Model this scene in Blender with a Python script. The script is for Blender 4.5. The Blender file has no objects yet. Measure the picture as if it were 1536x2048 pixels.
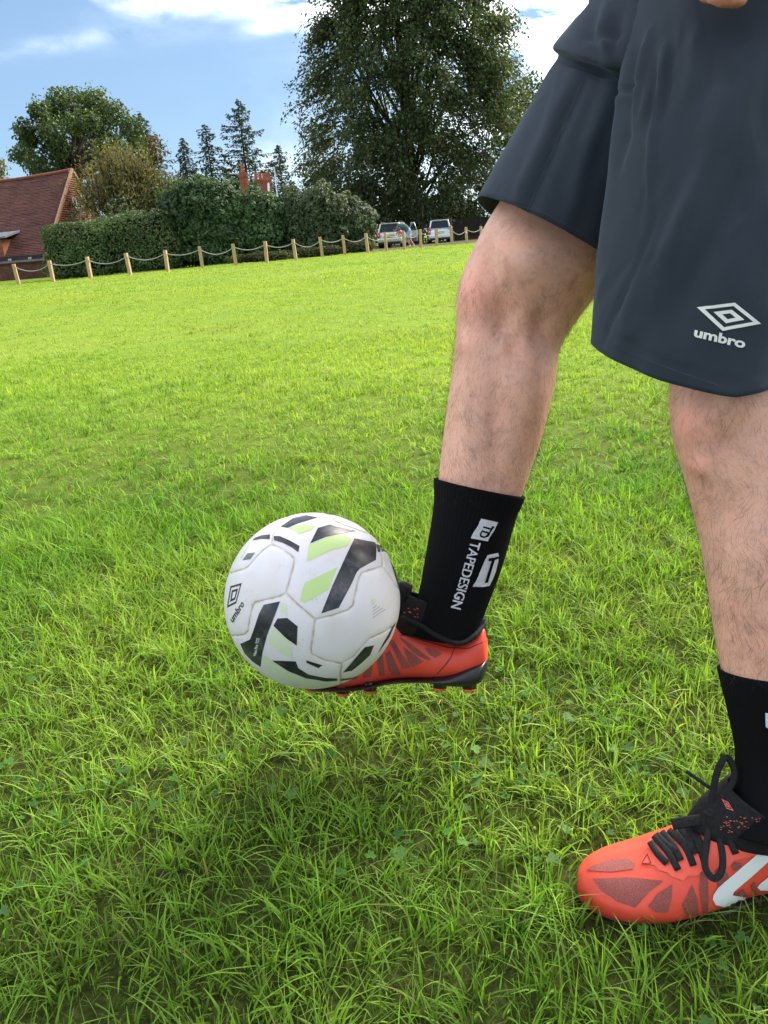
import bpy, bmesh, math, random
import numpy as np
from mathutils import Vector, Matrix
from mathutils.bvhtree import BVHTree
from mathutils.geometry import delaunay_2d_cdt
from mathutils.kdtree import KDTree

random.seed(7)
rng = np.random.default_rng(7)
SC = bpy.context.scene
COL = SC.collection
rad = math.radians

# ------------------------------------------------------------------ camera
FPX = 1540.0                      # focal length in pixels of the 1536 x 2048 photograph
PITCH, ROLL, CAMH = rad(19.6), rad(4.5), 0.72
CAM = np.array([0.0, 0.0, CAMH])
_X = np.array([1.0, 0, 0])
CF = np.array([0, math.cos(PITCH), -math.sin(PITCH)])
_U = np.array([0, math.sin(PITCH), math.cos(PITCH)])
CR = math.cos(ROLL) * _X - math.sin(ROLL) * _U
CU = math.sin(ROLL) * _X + math.cos(ROLL) * _U
cam_data = bpy.data.cameras.new('camera')
cam = bpy.data.objects.new('camera', cam_data)
COL.objects.link(cam)
cam_data.sensor_fit = 'HORIZONTAL'
cam_data.sensor_width = 36.0
cam_data.lens = 36.0 * FPX / 1536.0
cam_data.clip_start, cam_data.clip_end = 0.02, 3000.0
cam.matrix_world = Matrix(((CR[0], CU[0], -CF[0], CAM[0]), (CR[1], CU[1], -CF[1], CAM[1]),
                           (CR[2], CU[2], -CF[2], CAM[2]), (0, 0, 0, 1)))
SC.camera = cam

# ------------------------------------------------------------------ sun, sky, exposure
SUN_AZ, SUN_EL = rad(47.0), rad(39.0)       # azimuth clockwise from the view direction
SUN_DIR = np.array([math.sin(SUN_AZ) * math.cos(SUN_EL), math.cos(SUN_AZ) * math.cos(SUN_EL), math.sin(SUN_EL)])
sl = bpy.data.lights.new('sun', 'SUN')
sl.energy, sl.angle, sl.color = 3.3, rad(34.0), (1.0, 0.92, 0.80)
sun = bpy.data.objects.new('sun', sl)
COL.objects.link(sun)
sun.rotation_euler = Vector(-SUN_DIR).to_track_quat('-Z', 'Y').to_euler()
sun.location = (20, 6, 30)

SC.view_settings.view_transform = 'Standard'
SC.view_settings.look = 'None'
SC.view_settings.exposure = 1.8
SC.cycles.max_bounces = 6
SC.cycles.diffuse_bounces = 3
SC.cycles.glossy_bounces = 2
SC.cycles.transmission_bounces = 2
SC.view_settings.gamma = 1.0
SC.view_settings.use_curve_mapping = False

def cray(px, py):
    return CR * ((px - 768.0) / FPX) - CU * ((py - 1024.0) / FPX) + CF
def P(px, py, d):
    return CAM + cray(px, py) * d
def proj(W):
    D = np.asarray(W) - CAM
    z = D @ CF
    return 768.0 + FPX * (D @ CR) / z, 1024.0 - FPX * (D @ CU) / z, z
def ground_at(px, py, z=0.0):
    r = cray(px, py)
    return CAM + r * ((z - CAM[2]) / r[2])

world = bpy.data.worlds.new('World')
SC.world = world
world.use_nodes = True
wn, wl = world.node_tree.nodes, world.node_tree.links
wn.clear()
def wnode(t, **k):
    n = wn.new(t)
    for a, b in k.items():
        setattr(n, a, b)
    return n
w_out = wnode('ShaderNodeOutputWorld')
w_bg = wnode('ShaderNodeBackground')
w_bg.inputs[1].default_value = 0.11
w_sky = wnode('ShaderNodeTexSky', sky_type='NISHITA', sun_disc=False, sun_elevation=SUN_EL, sun_rotation=SUN_AZ)
w_sky.air_density, w_sky.dust_density, w_sky.ozone_density, w_sky.altitude = 1.0, 0.35, 2.2, 60.0
w_tc = wnode('ShaderNodeTexCoord')
def wmath(op, a, b=None, c=None, clamp=False):
    n = wnode('ShaderNodeMath', operation=op, use_clamp=clamp)
    for i, v in enumerate((a, b, c)):
        if v is None:
            continue
        if isinstance(v, (int, float)):
            n.inputs[i].default_value = v
        else:
            wl.new(v, n.inputs[i])
    return n.outputs[0]
def wvec(op, a, b):
    n = wnode('ShaderNodeVectorMath', operation=op)
    for i, v in enumerate((a, b)):
        if isinstance(v, tuple):
            n.inputs[i].default_value = v
        else:
            wl.new(v, n.inputs[i])
    return n
w_map = wnode('ShaderNodeMapping')
w_map.inputs['Scale'].default_value = (1.0, 1.0, 2.6)
w_map.inputs['Location'].default_value = (3.52, 1.70, 4.75)
wl.new(w_tc.outputs['Generated'], w_map.inputs[0])
w_noise = wnode('ShaderNodeTexNoise')
w_noise.inputs['Scale'].default_value = 9.0
w_noise.inputs['Detail'].default_value = 9.0
w_noise.inputs['Roughness'].default_value = 0.62
w_noise.inputs['Distortion'].default_value = 0.35
wl.new(w_map.outputs[0], w_noise.inputs[0])
w_noise2 = wnode('ShaderNodeTexNoise')
w_noise2.inputs['Scale'].default_value = 1.5
w_noise2.inputs['Detail'].default_value = 3.0
wl.new(w_map.outputs[0], w_noise2.inputs[0])
cover = None
# drifting wisps of cirrus (direction, half length, half height, strength)
for (px, py, a, b, s, tilt) in [(450, 2, .08, .009, .20, .05), (556, 48, .03, .007, .30, .12), (120, 86, .07, .008, .06, .16),
                                (340, 62, .10, .015, .02, .1), (1020, -10, .08, .035, .3, .1), (1090, 200, .06, .03, .45, .2),
                                (1500, 60, .25, .12, .8, .1),
                                (600, 350, .08, .03, .12, .0)]:
    d = cray(px, py); d = d / np.linalg.norm(d)
    u = np.cross(d, [0, 0, 1.0]); u /= np.linalg.norm(u)
    v = np.cross(u, d)
    u, v = u * math.cos(tilt) + v * math.sin(tilt), v * math.cos(tilt) - u * math.sin(tilt)
    df = wvec('SUBTRACT', w_tc.outputs['Generated'], tuple(d)).outputs[0]
    du = wmath('DIVIDE', wvec('DOT_PRODUCT', df, tuple(u)).outputs['Value'], a)
    dv = wmath('DIVIDE', wvec('DOT_PRODUCT', df, tuple(v)).outputs['Value'], b)
    dw = wmath('DIVIDE', wvec('DOT_PRODUCT', df, tuple(d)).outputs['Value'], .4)
    q = wmath('ADD', wmath('ADD', wmath('MULTIPLY', du, du), wmath('MULTIPLY', dv, dv)), wmath('MULTIPLY', dw, dw))
    m = wmath('MULTIPLY', wmath('EXPONENT', wmath('MULTIPLY', q, -1.0)), s)
    cover = m if cover is None else wmath('ADD', cover, m)
cover = wmath('ADD', cover, wmath('MULTIPLY', wmath('SUBTRACT', w_noise2.outputs[0], .495), 4.4, clamp=True))  # broad bright cloud, mostly out of view, added for white fill light
raw = wmath('MULTIPLY', cover, wmath('MULTIPLY', wmath('SUBTRACT', w_noise.outputs[0], 0.36), 4.2, clamp=True), clamp=True)
w_mix = wnode('ShaderNodeMix', data_type='RGBA')
wl.new(raw, w_mix.inputs['Factor'])
# a thin veil of high haze everywhere, whiter low down, then the cirrus and broad cloud over it
w_veil = wnode('ShaderNodeMix', data_type='RGBA')
w_veil.inputs['Factor'].default_value = 0.03
w_gam = wnode('ShaderNodeGamma')          # tone compression evens the sky out: less glare low down, more light overhead
w_gam.inputs[1].default_value = 0.55
wl.new(w_sky.outputs[0], w_gam.inputs[0])
w_tint = wnode('ShaderNodeMix', data_type='RGBA', blend_type='MULTIPLY')
w_tint.inputs['Factor'].default_value = 1.0
wl.new(w_gam.outputs[0], w_tint.inputs[6])
w_tint.inputs[7].default_value = (0.50, 0.67, 0.85, 1)
wl.new(w_tint.outputs[2], w_veil.inputs[6])
w_veil.inputs[7].default_value = (5.2, 5.9, 6.6, 1)
wl.new(w_veil.outputs[2], w_mix.inputs[6])
w_mix.inputs[7].default_value = (17.5, 17.0, 16.4, 1)
wl.new(w_mix.outputs[2], w_bg.inputs[0])
wl.new(w_bg.outputs[0], w_out.inputs[0])

# ------------------------------------------------------------------ helpers: materials
def new_mat(name):
    m = bpy.data.materials.new(name)
    m.use_nodes = True
    nt = m.node_tree
    return m, nt, nt.nodes['Principled BSDF']
def nnode(nt, t, **k):
    n = nt.nodes.new(t)
    for a, b in k.items():
        setattr(n, a, b)
    return n
def ramp(nt, fac, stops):
    r = nnode(nt, 'ShaderNodeValToRGB')
    el = r.color_ramp.elements
    while len(el) > 1:
        el.remove(el[-1])
    el[0].position = stops[0][0]; el[0].color = (*stops[0][1], 1)
    for p, c in stops[1:]:
        e = el.new(p); e.color = (*c, 1)
    nt.links.new(fac, r.inputs[0])
    return r.outputs[0]
def noise(nt, scale, detail=4, rough=.55, vec=None, dist=0.0, kind='Object'):
    n = nnode(nt, 'ShaderNodeTexNoise')
    n.inputs['Scale'].default_value = scale
    n.inputs['Detail'].default_value = detail
    n.inputs['Roughness'].default_value = rough
    n.inputs['Distortion'].default_value = dist
    if vec is None:
        tc = nnode(nt, 'ShaderNodeTexCoord')
        vec = tc.outputs[kind]
    nt.links.new(vec, n.inputs['Vector'])
    return n.outputs[0]
def bump(nt, bsdf, h, strength, dist=0.01):
    b = nnode(nt, 'ShaderNodeBump')
    b.inputs['Strength'].default_value = strength
    b.inputs['Distance'].default_value = dist
    nt.links.new(h, b.inputs['Height'])
    nt.links.new(b.outputs[0], bsdf.inputs['Normal'])
def simple(name, c1, c2=None, scale=20, rough=.6, spec=.4, bstr=0, bscale=60, bdist=.002, metal=0, detail=5, lo=.35, hi=.65, coat=0):
    m, nt, b = new_mat(name)
    b.inputs['Roughness'].default_value = rough
    b.inputs['Specular IOR Level'].default_value = spec
    b.inputs['Metallic'].default_value = metal
    b.inputs['Coat Weight'].default_value = coat
    if c2 is None:
        b.inputs['Base Color'].default_value = (*c1, 1)
    else:
        nt.links.new(ramp(nt, noise(nt, scale, detail), [(lo, c1), (hi, c2)]), b.inputs['Base Color'])
    if bstr:
        bump(nt, b, noise(nt, bscale, 4), bstr, bdist)
    return m
def leafmat(name, trans=.3, rough=.45, spec=.35, tint=(1.25, 1.15, .55)):
    """colour comes per leaf from the attribute Col; light also passes through"""
    m, nt, b = new_mat(name)
    at = nnode(nt, 'ShaderNodeAttribute', attribute_name='Col')
    nt.links.new(at.outputs['Color'], b.inputs['Base Color'])
    b.inputs['Roughness'].default_value = rough
    b.inputs['Specular IOR Level'].default_value = spec
    tr = nnode(nt, 'ShaderNodeBsdfTranslucent')
    mul = nnode(nt, 'ShaderNodeMix', data_type='RGBA', blend_type='MULTIPLY')
    mul.inputs['Factor'].default_value = 1
    nt.links.new(at.outputs['Color'], mul.inputs[6])
    mul.inputs[7].default_value = (*tint, 1)
    nt.links.new(mul.outputs[2], tr.inputs[0])
    mx = nnode(nt, 'ShaderNodeMixShader')
    mx.inputs[0].default_value = trans
    nt.links.new(b.outputs[0], mx.inputs[1]); nt.links.new(tr.outputs[0], mx.inputs[2])
    nt.links.new(mx.outputs[0], nt.nodes['Material Output'].inputs[0])
    return m

# ------------------------------------------------------------------ helpers: meshes and objects
def link(o):
    COL.objects.link(o)
    return o
def tag(o, label=None, cat=None, group=None, kind=None):
    if label: o['label'] = label
    if cat: o['category'] = cat
    if group: o['group'] = group
    if kind: o['kind'] = kind
    return o
def empty(name, loc, rz=0.0):
    o = bpy.data.objects.new(name, None)
    o.empty_display_size = .2
    o.location = tuple(float(v) for v in loc); o.rotation_euler = (0, 0, rz)
    return link(o)
def np_mesh(name, V, F, mat, col=None, smooth=False):
    V = np.asarray(V, dtype=np.float32); F = np.asarray(F, dtype=np.int32)
    me = bpy.data.meshes.new(name)
    k = F.shape[1]
    me.vertices.add(len(V)); me.vertices.foreach_set('co', V.ravel())
    me.loops.add(F.size); me.loops.foreach_set('vertex_index', F.ravel())
    me.polygons.add(len(F)); me.polygons.foreach_set('loop_start', np.arange(0, F.size, k, dtype=np.int32))
    me.polygons.foreach_set('use_smooth', np.full(len(F), smooth))
    me.update(calc_edges=True)
    if mat: me.materials.append(mat)
    if col is not None:
        a = me.attributes.new('Col', 'FLOAT_COLOR', 'POINT')
        c = np.ones((len(V), 4), dtype=np.float32); c[:, :3] = col
        a.data.foreach_set('color', c.ravel())
    return me
def obj(name, me, parent=None, world=False):
    """world=True: the mesh is in world coordinates, so undo the parent's offset"""
    o = link(bpy.data.objects.new(name, me))
    if parent is not None:
        o.parent = parent
        if world and parent.type == 'EMPTY':
            o.location = -parent.location
    return o
class MB:
    def __init__(s): s.v = []; s.f = []
    def add(s, V, F):
        b = len(s.v); s.v += [tuple(map(float, p)) for p in V]; s.f += [tuple(i + b for i in f) for f in F]
        return s
    def box(s, lo, hi, M=None, taper=1.0):
        (x0, y0, z0), (x1, y1, z1) = lo, hi
        cx, cy = (x0 + x1) / 2, (y0 + y1) / 2
        V = [(x, y, z0) for x, y in ((x0, y0), (x1, y0), (x1, y1), (x0, y1))]
        V += [(cx + (x - cx) * taper, cy + (y - cy) * taper, z1) for x, y in ((x0, y0), (x1, y0), (x1, y1), (x0, y1))]
        if M is not None: V = [M @ Vector(p) for p in V]
        return s.add(V, [(3, 2, 1, 0), (4, 5, 6, 7), (0, 1, 5, 4), (1, 2, 6, 5), (2, 3, 7, 6), (3, 0, 4, 7)])
    def tube(s, pts, radii, n=8, caps=True, flat=None):
        V, F = tube(pts, radii, n, caps, flat)
        return s.add(V, F)
    def mesh(s, name, mat, smooth=False, bevel=0, segs=2):
        me = bpy.data.meshes.new(name)
        me.from_pydata(s.v, [], s.f)
        if bevel:
            bm = bmesh.new(); bm.from_mesh(me)
            bmesh.ops.remove_doubles(bm, verts=bm.verts, dist=1e-5)
            bmesh.ops.bevel(bm, geom=list(bm.edges), offset=bevel, segments=segs, affect='EDGES', profile=.6)
            bm.to_mesh(me); bm.free()
        fix_normals(me)
        if smooth:
            me.polygons.foreach_set('use_smooth', [True] * len(me.polygons))
        if mat: me.materials.append(mat)
        return me
def fix_normals(me):
    bm = bmesh.new(); bm.from_mesh(me)
    bmesh.ops.recalc_face_normals(bm, faces=bm.faces)
    bm.to_mesh(me); bm.free(); me.update()
def tube(pts, radii, n=8, caps=True, flat=None):
    pts = [np.array(p, float) for p in pts]
    if not hasattr(radii, '__len__'): radii = [radii] * len(pts)
    V, F = [], []
    up = None
    for i, p in enumerate(pts):
        t = pts[min(i + 1, len(pts) - 1)] - pts[max(i - 1, 0)]
        t = t / (np.linalg.norm(t) + 1e-12)
        if up is None:
            a = np.array([0, 0, 1.0]) if abs(t[2]) < .9 else np.array([1.0, 0, 0])
            up = a - t * (a @ t)
        else:
            up = up - t * (up @ t)
        if flat is not None:
            up = np.array(flat[i] if hasattr(flat[0], '__len__') else flat, float); up = up - t * (up @ t)
        up /= np.linalg.norm(up) + 1e-12
        sd = np.cross(t, up)
        for k in range(n):
            an = 2 * math.pi * k / n
            r = radii[i]
            ra, rb = (r[0], r[1]) if hasattr(r, '__len__') else (r, r)
            V.append(p + sd * math.cos(an) * ra + up * math.sin(an) * rb)
    for i in range(len(pts) - 1):
        for k in range(n):
            F.append((i * n + k, i * n + (k + 1) % n, (i + 1) * n + (k + 1) % n, (i + 1) * n + k))
    if caps:
        F.append(tuple(range(n))[::-1]); F.append(tuple((len(pts) - 1) * n + k for k in range(n)))
    return V, F
def smooth_curve(pts, m=8):
    """Catmull-Rom through points"""
    p = [np.array(q, float) for q in pts]
    p = [2 * p[0] - p[1]] + p + [2 * p[-1] - p[-2]]
    out = []
    for i in range(1, len(p) - 2):
        for k in range(m):
            t = k / m
            out.append(.5 * ((2 * p[i]) + (p[i + 1] - p[i - 1]) * t + (2 * p[i - 1] - 5 * p[i] + 4 * p[i + 1] - p[i + 2]) * t * t
                             + (3 * p[i] - p[i - 1] - 3 * p[i + 1] + p[i + 2]) * t ** 3))
    out.append(p[-2])
    return np.array(out)
def ring_loft(rings, n=48, ex=2.0, sub=5, cap0=True, cap1=True):
    """rings: rows of (centre, axis a, axis b) as 9 numbers; interpolated smoothly; closed tube"""
    R = smooth_curve([np.concatenate(r) for r in rings], sub) if sub > 1 else np.array([np.concatenate(r) for r in rings])
    th = np.linspace(0, 2 * math.pi, n, endpoint=False)
    c, s = np.cos(th), np.sin(th)
    e2 = 2 / np.interp(np.linspace(0, 1, len(R)), np.linspace(0, 1, len(ex)), ex)[:, None] if hasattr(ex, '__len__') else np.full((len(R), 1), 2 / ex)
    cc, ss = np.sign(c)[None] * np.abs(c)[None] ** e2, np.sign(s)[None] * np.abs(s)[None] ** e2
    V = (R[:, None, 0:3] + R[:, None, 3:6] * cc[:, :, None] + R[:, None, 6:9] * ss[:, :, None]).reshape(-1, 3)
    m = len(R)
    i, k = np.meshgrid(np.arange(m - 1), np.arange(n), indexing='ij')
    F = np.stack([i * n + k, i * n + (k + 1) % n, (i + 1) * n + (k + 1) % n, (i + 1) * n + k], -1).reshape(-1, 4)
    F = [tuple(map(int, f)) for f in F]
    V = list(V)
    if cap0:
        V.append(R[0, :3]); b = len(V) - 1
        F += [((k + 1) % n, k, b) for k in range(n)]
    if cap1:
        V.append(R[-1, :3]); b = len(V) - 1
        F += [((m - 1) * n + k, (m - 1) * n + (k + 1) % n, b) for k in range(n)]
    return V, F
def limb(stations, ratio=.92, n=48, ex=2.0, sub=5, grow=0.0, cap=True):
    """stations: (front px, front py, back px, back py, depth[, ratio]) -> an elliptic tube with those outlines"""
    f = [P(s[0], s[1], s[4]) for s in stations]; b = [P(s[2], s[3], s[4]) for s in stations]
    c = [(p + q) / 2 for p, q in zip(f, b)]
    rows = []
    for i, s in enumerate(stations):
        t = c[min(i + 1, len(c) - 1)] - c[max(i - 1, 0)]; t /= np.linalg.norm(t)
        a = (f[i] - b[i]) / 2
        la = np.linalg.norm(a); a = a / la * (la + grow)
        d = np.cross(t, a); d /= np.linalg.norm(d)
        rows.append((c[i], a, d * ((la * (s[5] if len(s) > 5 else ratio)) + grow)))
    return ring_loft(rows, n, ex, sub, cap, cap)
def bvh_of(me):
    return BVHTree.FromPolygons([v.co for v in me.vertices], [p.vertices for p in me.polygons])
def drop_on(bvh, px, py, off):
    """the point where the sight line through a photo pixel meets a surface, lifted off it"""
    d = cray(px, py); d = Vector(d / np.linalg.norm(d))
    h, nrm, _, _ = bvh.ray_cast(Vector(CAM), d)
    if h is None: return None
    if nrm.dot(d) > 0: nrm = -nrm
    return np.array(h + nrm * off)
def tess(poly, step):
    poly = [Vector(p) for p in poly]
    pts = []
    n = len(poly)
    for i in range(n):
        a, b = poly[i], poly[(i + 1) % n]
        k = max(1, int((b - a).length / step))
        pts += [a.lerp(b, j / k) for j in range(k)]
    m = len(pts)
    xs = [p.x for p in pts]; ys = [p.y for p in pts]
    x = min(xs) + step / 2
    while x < max(xs):
        y = min(ys) + step / 2
        while y < max(ys):
            pts.append(Vector((x, y))); y += step
        x += step
    r = delaunay_2d_cdt(pts, [(i, (i + 1) % m) for i in range(m)], [], 1, 1e-4)
    return [tuple(v) for v in r[0]], [tuple(f) for f in r[2]]
def decal(name, polys, bvh, off, mat, parent, step=8, world=False, mapper=None):
    """print, moulding or patch lying on a surface: photo polygons dropped onto it"""
    mb = MB()
    for poly in polys:
        v2, f2 = poly if isinstance(poly, tuple) and isinstance(poly[0], np.ndarray) else tess(poly, step)
        v3 = [mapper(x, y, off) if mapper else drop_on(bvh, x, y, off) for x, y in v2]
        ok = [f for f in f2 if all(v3[i] is not None for i in f)]
        v3 = [(0, 0, 0) if v is None else v for v in v3]
        idx = sorted({i for f in ok for i in f}); re = {j: i for i, j in enumerate(idx)}
        mb.add([v3[j] for j in idx], [tuple(re[i] for i in f) for f in ok])
    if not mb.v: return None
    me = bpy.data.meshes.new(name); me.from_pydata(mb.v, [], mb.f)
    c = np.array(CAM)
    bm = bmesh.new(); bm.from_mesh(me)
    for f in bm.faces:
        if f.normal.dot(Vector(c) - f.calc_center_median()) < 0: f.normal_flip()
        f.smooth = True
    bm.to_mesh(me); bm.free()
    me.materials.append(mat)
    return obj(name, me, parent, world)
def glyphs(text, o, xv, yv, bold=.0, shear=0.0):
    """lettering as (vertices, triangles) in photo pixels: o = lower left, xv = whole width, yv = whole height"""
    cu = bpy.data.curves.new('lettering', 'FONT'); cu.body = text; cu.offset = bold; cu.resolution_u = 4; cu.shear = shear
    ob = bpy.data.objects.new('lettering', cu); COL.objects.link(ob)
    me = ob.to_mesh() if False else bpy.data.meshes.new_from_object(ob)
    V = np.array([v.co[:2] for v in me.vertices])
    me.calc_loop_triangles()
    T = [tuple(t.vertices) for t in me.loop_triangles]
    bpy.data.objects.remove(ob); bpy.data.curves.remove(cu); bpy.data.meshes.remove(me)
    V = (V - V.min(0)) / (V.max(0) - V.min(0))
    W = np.array(o)[None] + V[:, :1] * np.array(xv)[None] + V[:, 1:] * np.array(yv)[None]
    return (W, T)
def ringpoly(c, xv, yv, t):
    """diamond outline (corners at +-xv, +-yv) as four bars"""
    c, xv, yv = map(np.array, (c, xv, yv))
    o = [c - xv, c + yv, c + xv, c - yv]; i = [c - xv * t, c + yv * t, c + xv * t, c - yv * t]
    return [[tuple(o[k]), tuple(o[(k + 1) % 4]), tuple(i[(k + 1) % 4]), tuple(i[k])] for k in range(4)]
def vnoise(x, y, seed=0):
    """smooth value noise, numpy"""
    xi, yi = np.floor(x).astype(np.int64), np.floor(y).astype(np.int64)
    fx, fy = x - xi, y - yi
    fx, fy = fx * fx * (3 - 2 * fx), fy * fy * (3 - 2 * fy)
    def h(a, b):
        n = (a * 374761393 + b * 668265263 + seed * 1442695041) & 0xffffffff
        n = ((n ^ (n >> 13)) * 1274126177) & 0xffffffff
        return ((n ^ (n >> 16)) & 0xffff) / 65535.0
    return (h(xi, yi) * (1 - fx) + h(xi + 1, yi) * fx) * (1 - fy) + (h(xi, yi + 1) * (1 - fx) + h(xi + 1, yi + 1) * fx) * fy
def sstep(x): x = np.clip(x, 0, 1); return x * x * (3 - 2 * x)
# ------------------------------------------------------------------ the ground
POST_PX = [(38, 570), (107, 564), (182, 557), (261, 550), (336, 544), (405, 536), (472, 531), (534, 525.5), (592, 520.5), (645, 515),
           (690, 510.6), (736, 506), (773, 502.5), (809, 499), (842, 495.3), (874, 492), (904.5, 489.5), (934, 487.5), (963, 485),
           (991, 482.5), (1018, 480.5), (1044, 478.5)]
def post_depth(x):
    return float(np.interp(x, [-40, 38, 220, 500, 640, 736, 850, 963, 1044], [35.6, 34.6, 33.2, 34.0, 35.4, 37.2, 40.5, 45.0, 49.0]))
POSTS = [P(x, y, post_depth(x)) for x, y in POST_PX]
_fx = np.array([p[0] for p in POSTS]); _fz = np.array([p[2] for p in POSTS]); _fy = np.array([p[1] for p in POSTS])
def gz(x, y):
    x = np.asarray(x, float); y = np.asarray(y, float)
    zf = np.interp(x, _fx, _fz)
    base = zf * sstep((y - 7) / 24.0) * (1 - sstep((y - 44) / 14.0))
    near = 1 - sstep((y - 1.2) / 2.5)
    und = (vnoise(x * .55 + 3, y * .55, 5) - .5) * .05 * sstep((y - 2) / 4) * (1 - sstep((y - 26) / 8))
    fine = (vnoise(x * 4 + 1, y * 4, 8) - .5) * .012
    return base + und + fine
xs = np.unique(np.concatenate([np.linspace(-700, -60, 14), np.linspace(-60, -6, 45), np.linspace(-6, 6, 80), np.linspace(6, 60, 45), np.linspace(60, 700, 14)]))
ys = np.unique(np.concatenate([np.linspace(-300, -4, 12), np.linspace(-4, 6, 66), np.linspace(6, 60, 80), np.linspace(60, 1500, 20)]))
GX, GY = np.meshgrid(xs, ys)
GZ = gz(GX, GY)
nx, ny = len(xs), len(ys)
i, k = np.meshgrid(np.arange(ny - 1), np.arange(nx - 1), indexing='ij')
GF = np.stack([i * nx + k, i * nx + k + 1, (i + 1) * nx + k + 1, (i + 1) * nx + k], -1).reshape(-1, 4)
m, nt, b = new_mat('turf_soil')
b.inputs['Roughness'].default_value = .95; b.inputs['Specular IOR Level'].default_value = .05
n1 = noise(nt, .35, 6, .6); n2 = noise(nt, 22, 6, .7)
c1 = ramp(nt, n1, [(.3, (.05, .085, .014)), (.5, (.07, .115, .017)), (.7, (.095, .125, .024))])
# close by, thatch darkened to give the shaded gaps between the blades; further off the blades are too small to build and the turf itself is the surface
tcg = nnode(nt, 'ShaderNodeTexCoord'); sg = nnode(nt, 'ShaderNodeSeparateXYZ'); nt.links.new(tcg.outputs['Object'], sg.inputs[0])
mr = nnode(nt, 'ShaderNodeMapRange'); nt.links.new(sg.outputs['Y'], mr.inputs[0]); mr.inputs[1].default_value = 1.3; mr.inputs[2].default_value = 4.6
thatch = ramp(nt, noise(nt, 90, 6, .75), [(.3, (.018, .022, .007)), (.5, (.045, .06, .014)), (.7, (.085, .085, .028))])
far_turf = ramp(nt, n1, [(.3, (.12, .2, .022)), (.5, (.155, .235, .028)), (.7, (.19, .25, .036))])
mg = nnode(nt, 'ShaderNodeMix', data_type='RGBA'); nt.links.new(mr.outputs[0], mg.inputs['Factor']); nt.links.new(thatch, mg.inputs[6]); nt.links.new(far_turf, mg.inputs[7])
c1 = mg.outputs[2]
c2 = ramp(nt, n2, [(.3, (.6, .58, .5)), (.6, (1.0, 1.0, 1.0))])
mx = nnode(nt, 'ShaderNodeMix', data_type='RGBA', blend_type='MULTIPLY'); mx.inputs['Factor'].default_value = .8
nt.links.new(c1, mx.inputs[6]); nt.links.new(c2, mx.inputs[7]); nt.links.new(mx.outputs[2], b.inputs['Base Color'])
bump(nt, b, n2, .6, .02)
M_SOIL = m
tag(obj('ground', np_mesh('ground', np.stack([GX, GY, GZ], -1).reshape(-1, 3), GF, M_SOIL, smooth=True)), kind='structure')

# lane behind the rope fence where the cars stand: a sheet a little above the ground
def sheet(name, outline, mat, lift=.012, step=1.0):
    v, f = tess(outline, step)
    return np_mesh(name, [(x, y, float(gz(x, y)) + lift) for x, y in v], f, mat, smooth=True)
M_LANE = simple('lane_gravel', (.055, .043, .034), (.12, .1, .082), 9, .95, .1, .5, 80, .02)
_r = [(p[0], p[1] + 2.6) for p in POSTS[11:]]
tag(obj('lane', sheet('lane', _r + [(32, 54), (60, 55), (60, 70), (-6, 64), (-3.2, 52)], M_LANE, .02)), kind='structure')

# ------------------------------------------------------------------ rope fence
M_POST = None
m, nt, b = new_mat('sawn_timber')
tc = nnode(nt, 'ShaderNodeTexCoord'); mp = nnode(nt, 'ShaderNodeMapping'); mp.inputs['Scale'].default_value = (14, 14, 1.2)
oi = nnode(nt, 'ShaderNodeObjectInfo')
ad = nnode(nt, 'ShaderNodeVectorMath', operation='ADD')
nt.links.new(tc.outputs['Object'], ad.inputs[0]); nt.links.new(oi.outputs['Location'], ad.inputs[1])
nt.links.new(ad.outputs[0], mp.inputs[0])
nz = noise(nt, 3.0, 5, .6, vec=mp.outputs[0])
nt.links.new(ramp(nt, nz, [(.3, (.30, .19, .095)), (.5, (.44, .30, .155)), (.7, (.55, .40, .22))]), b.inputs['Base Color'])
b.inputs['Roughness'].default_value = .8
bump(nt, b, nz, .4, .01)
M_POST = m
M_ROPE = simple('pale_rope', (.26, .26, .25), (.42, .42, .39), 60, .9, .1, .8, 90, .01)
M_NOTICE = simple('white_card', (.75, .75, .72), rough=.6)
ORD = ['first', 'second', 'third', 'fourth', 'fifth', 'sixth', 'seventh', 'eighth', 'ninth', 'tenth', 'eleventh', 'twelfth', 'thirteenth',
       'fourteenth', 'fifteenth', 'sixteenth', 'seventeenth', 'eighteenth', 'nineteenth', 'twentieth', 'twenty first', 'twenty second']
PH = .90
pm = MB()
pm.box((-.065, -.065, -.25), (.065, .065, PH - .02)).mesh('post', None)
post_mb = MB().box((-.068, -.068, -.25), (.068, .068, PH))
post_me = post_mb.mesh('fence_post', M_POST, bevel=.012)
prev = None
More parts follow.
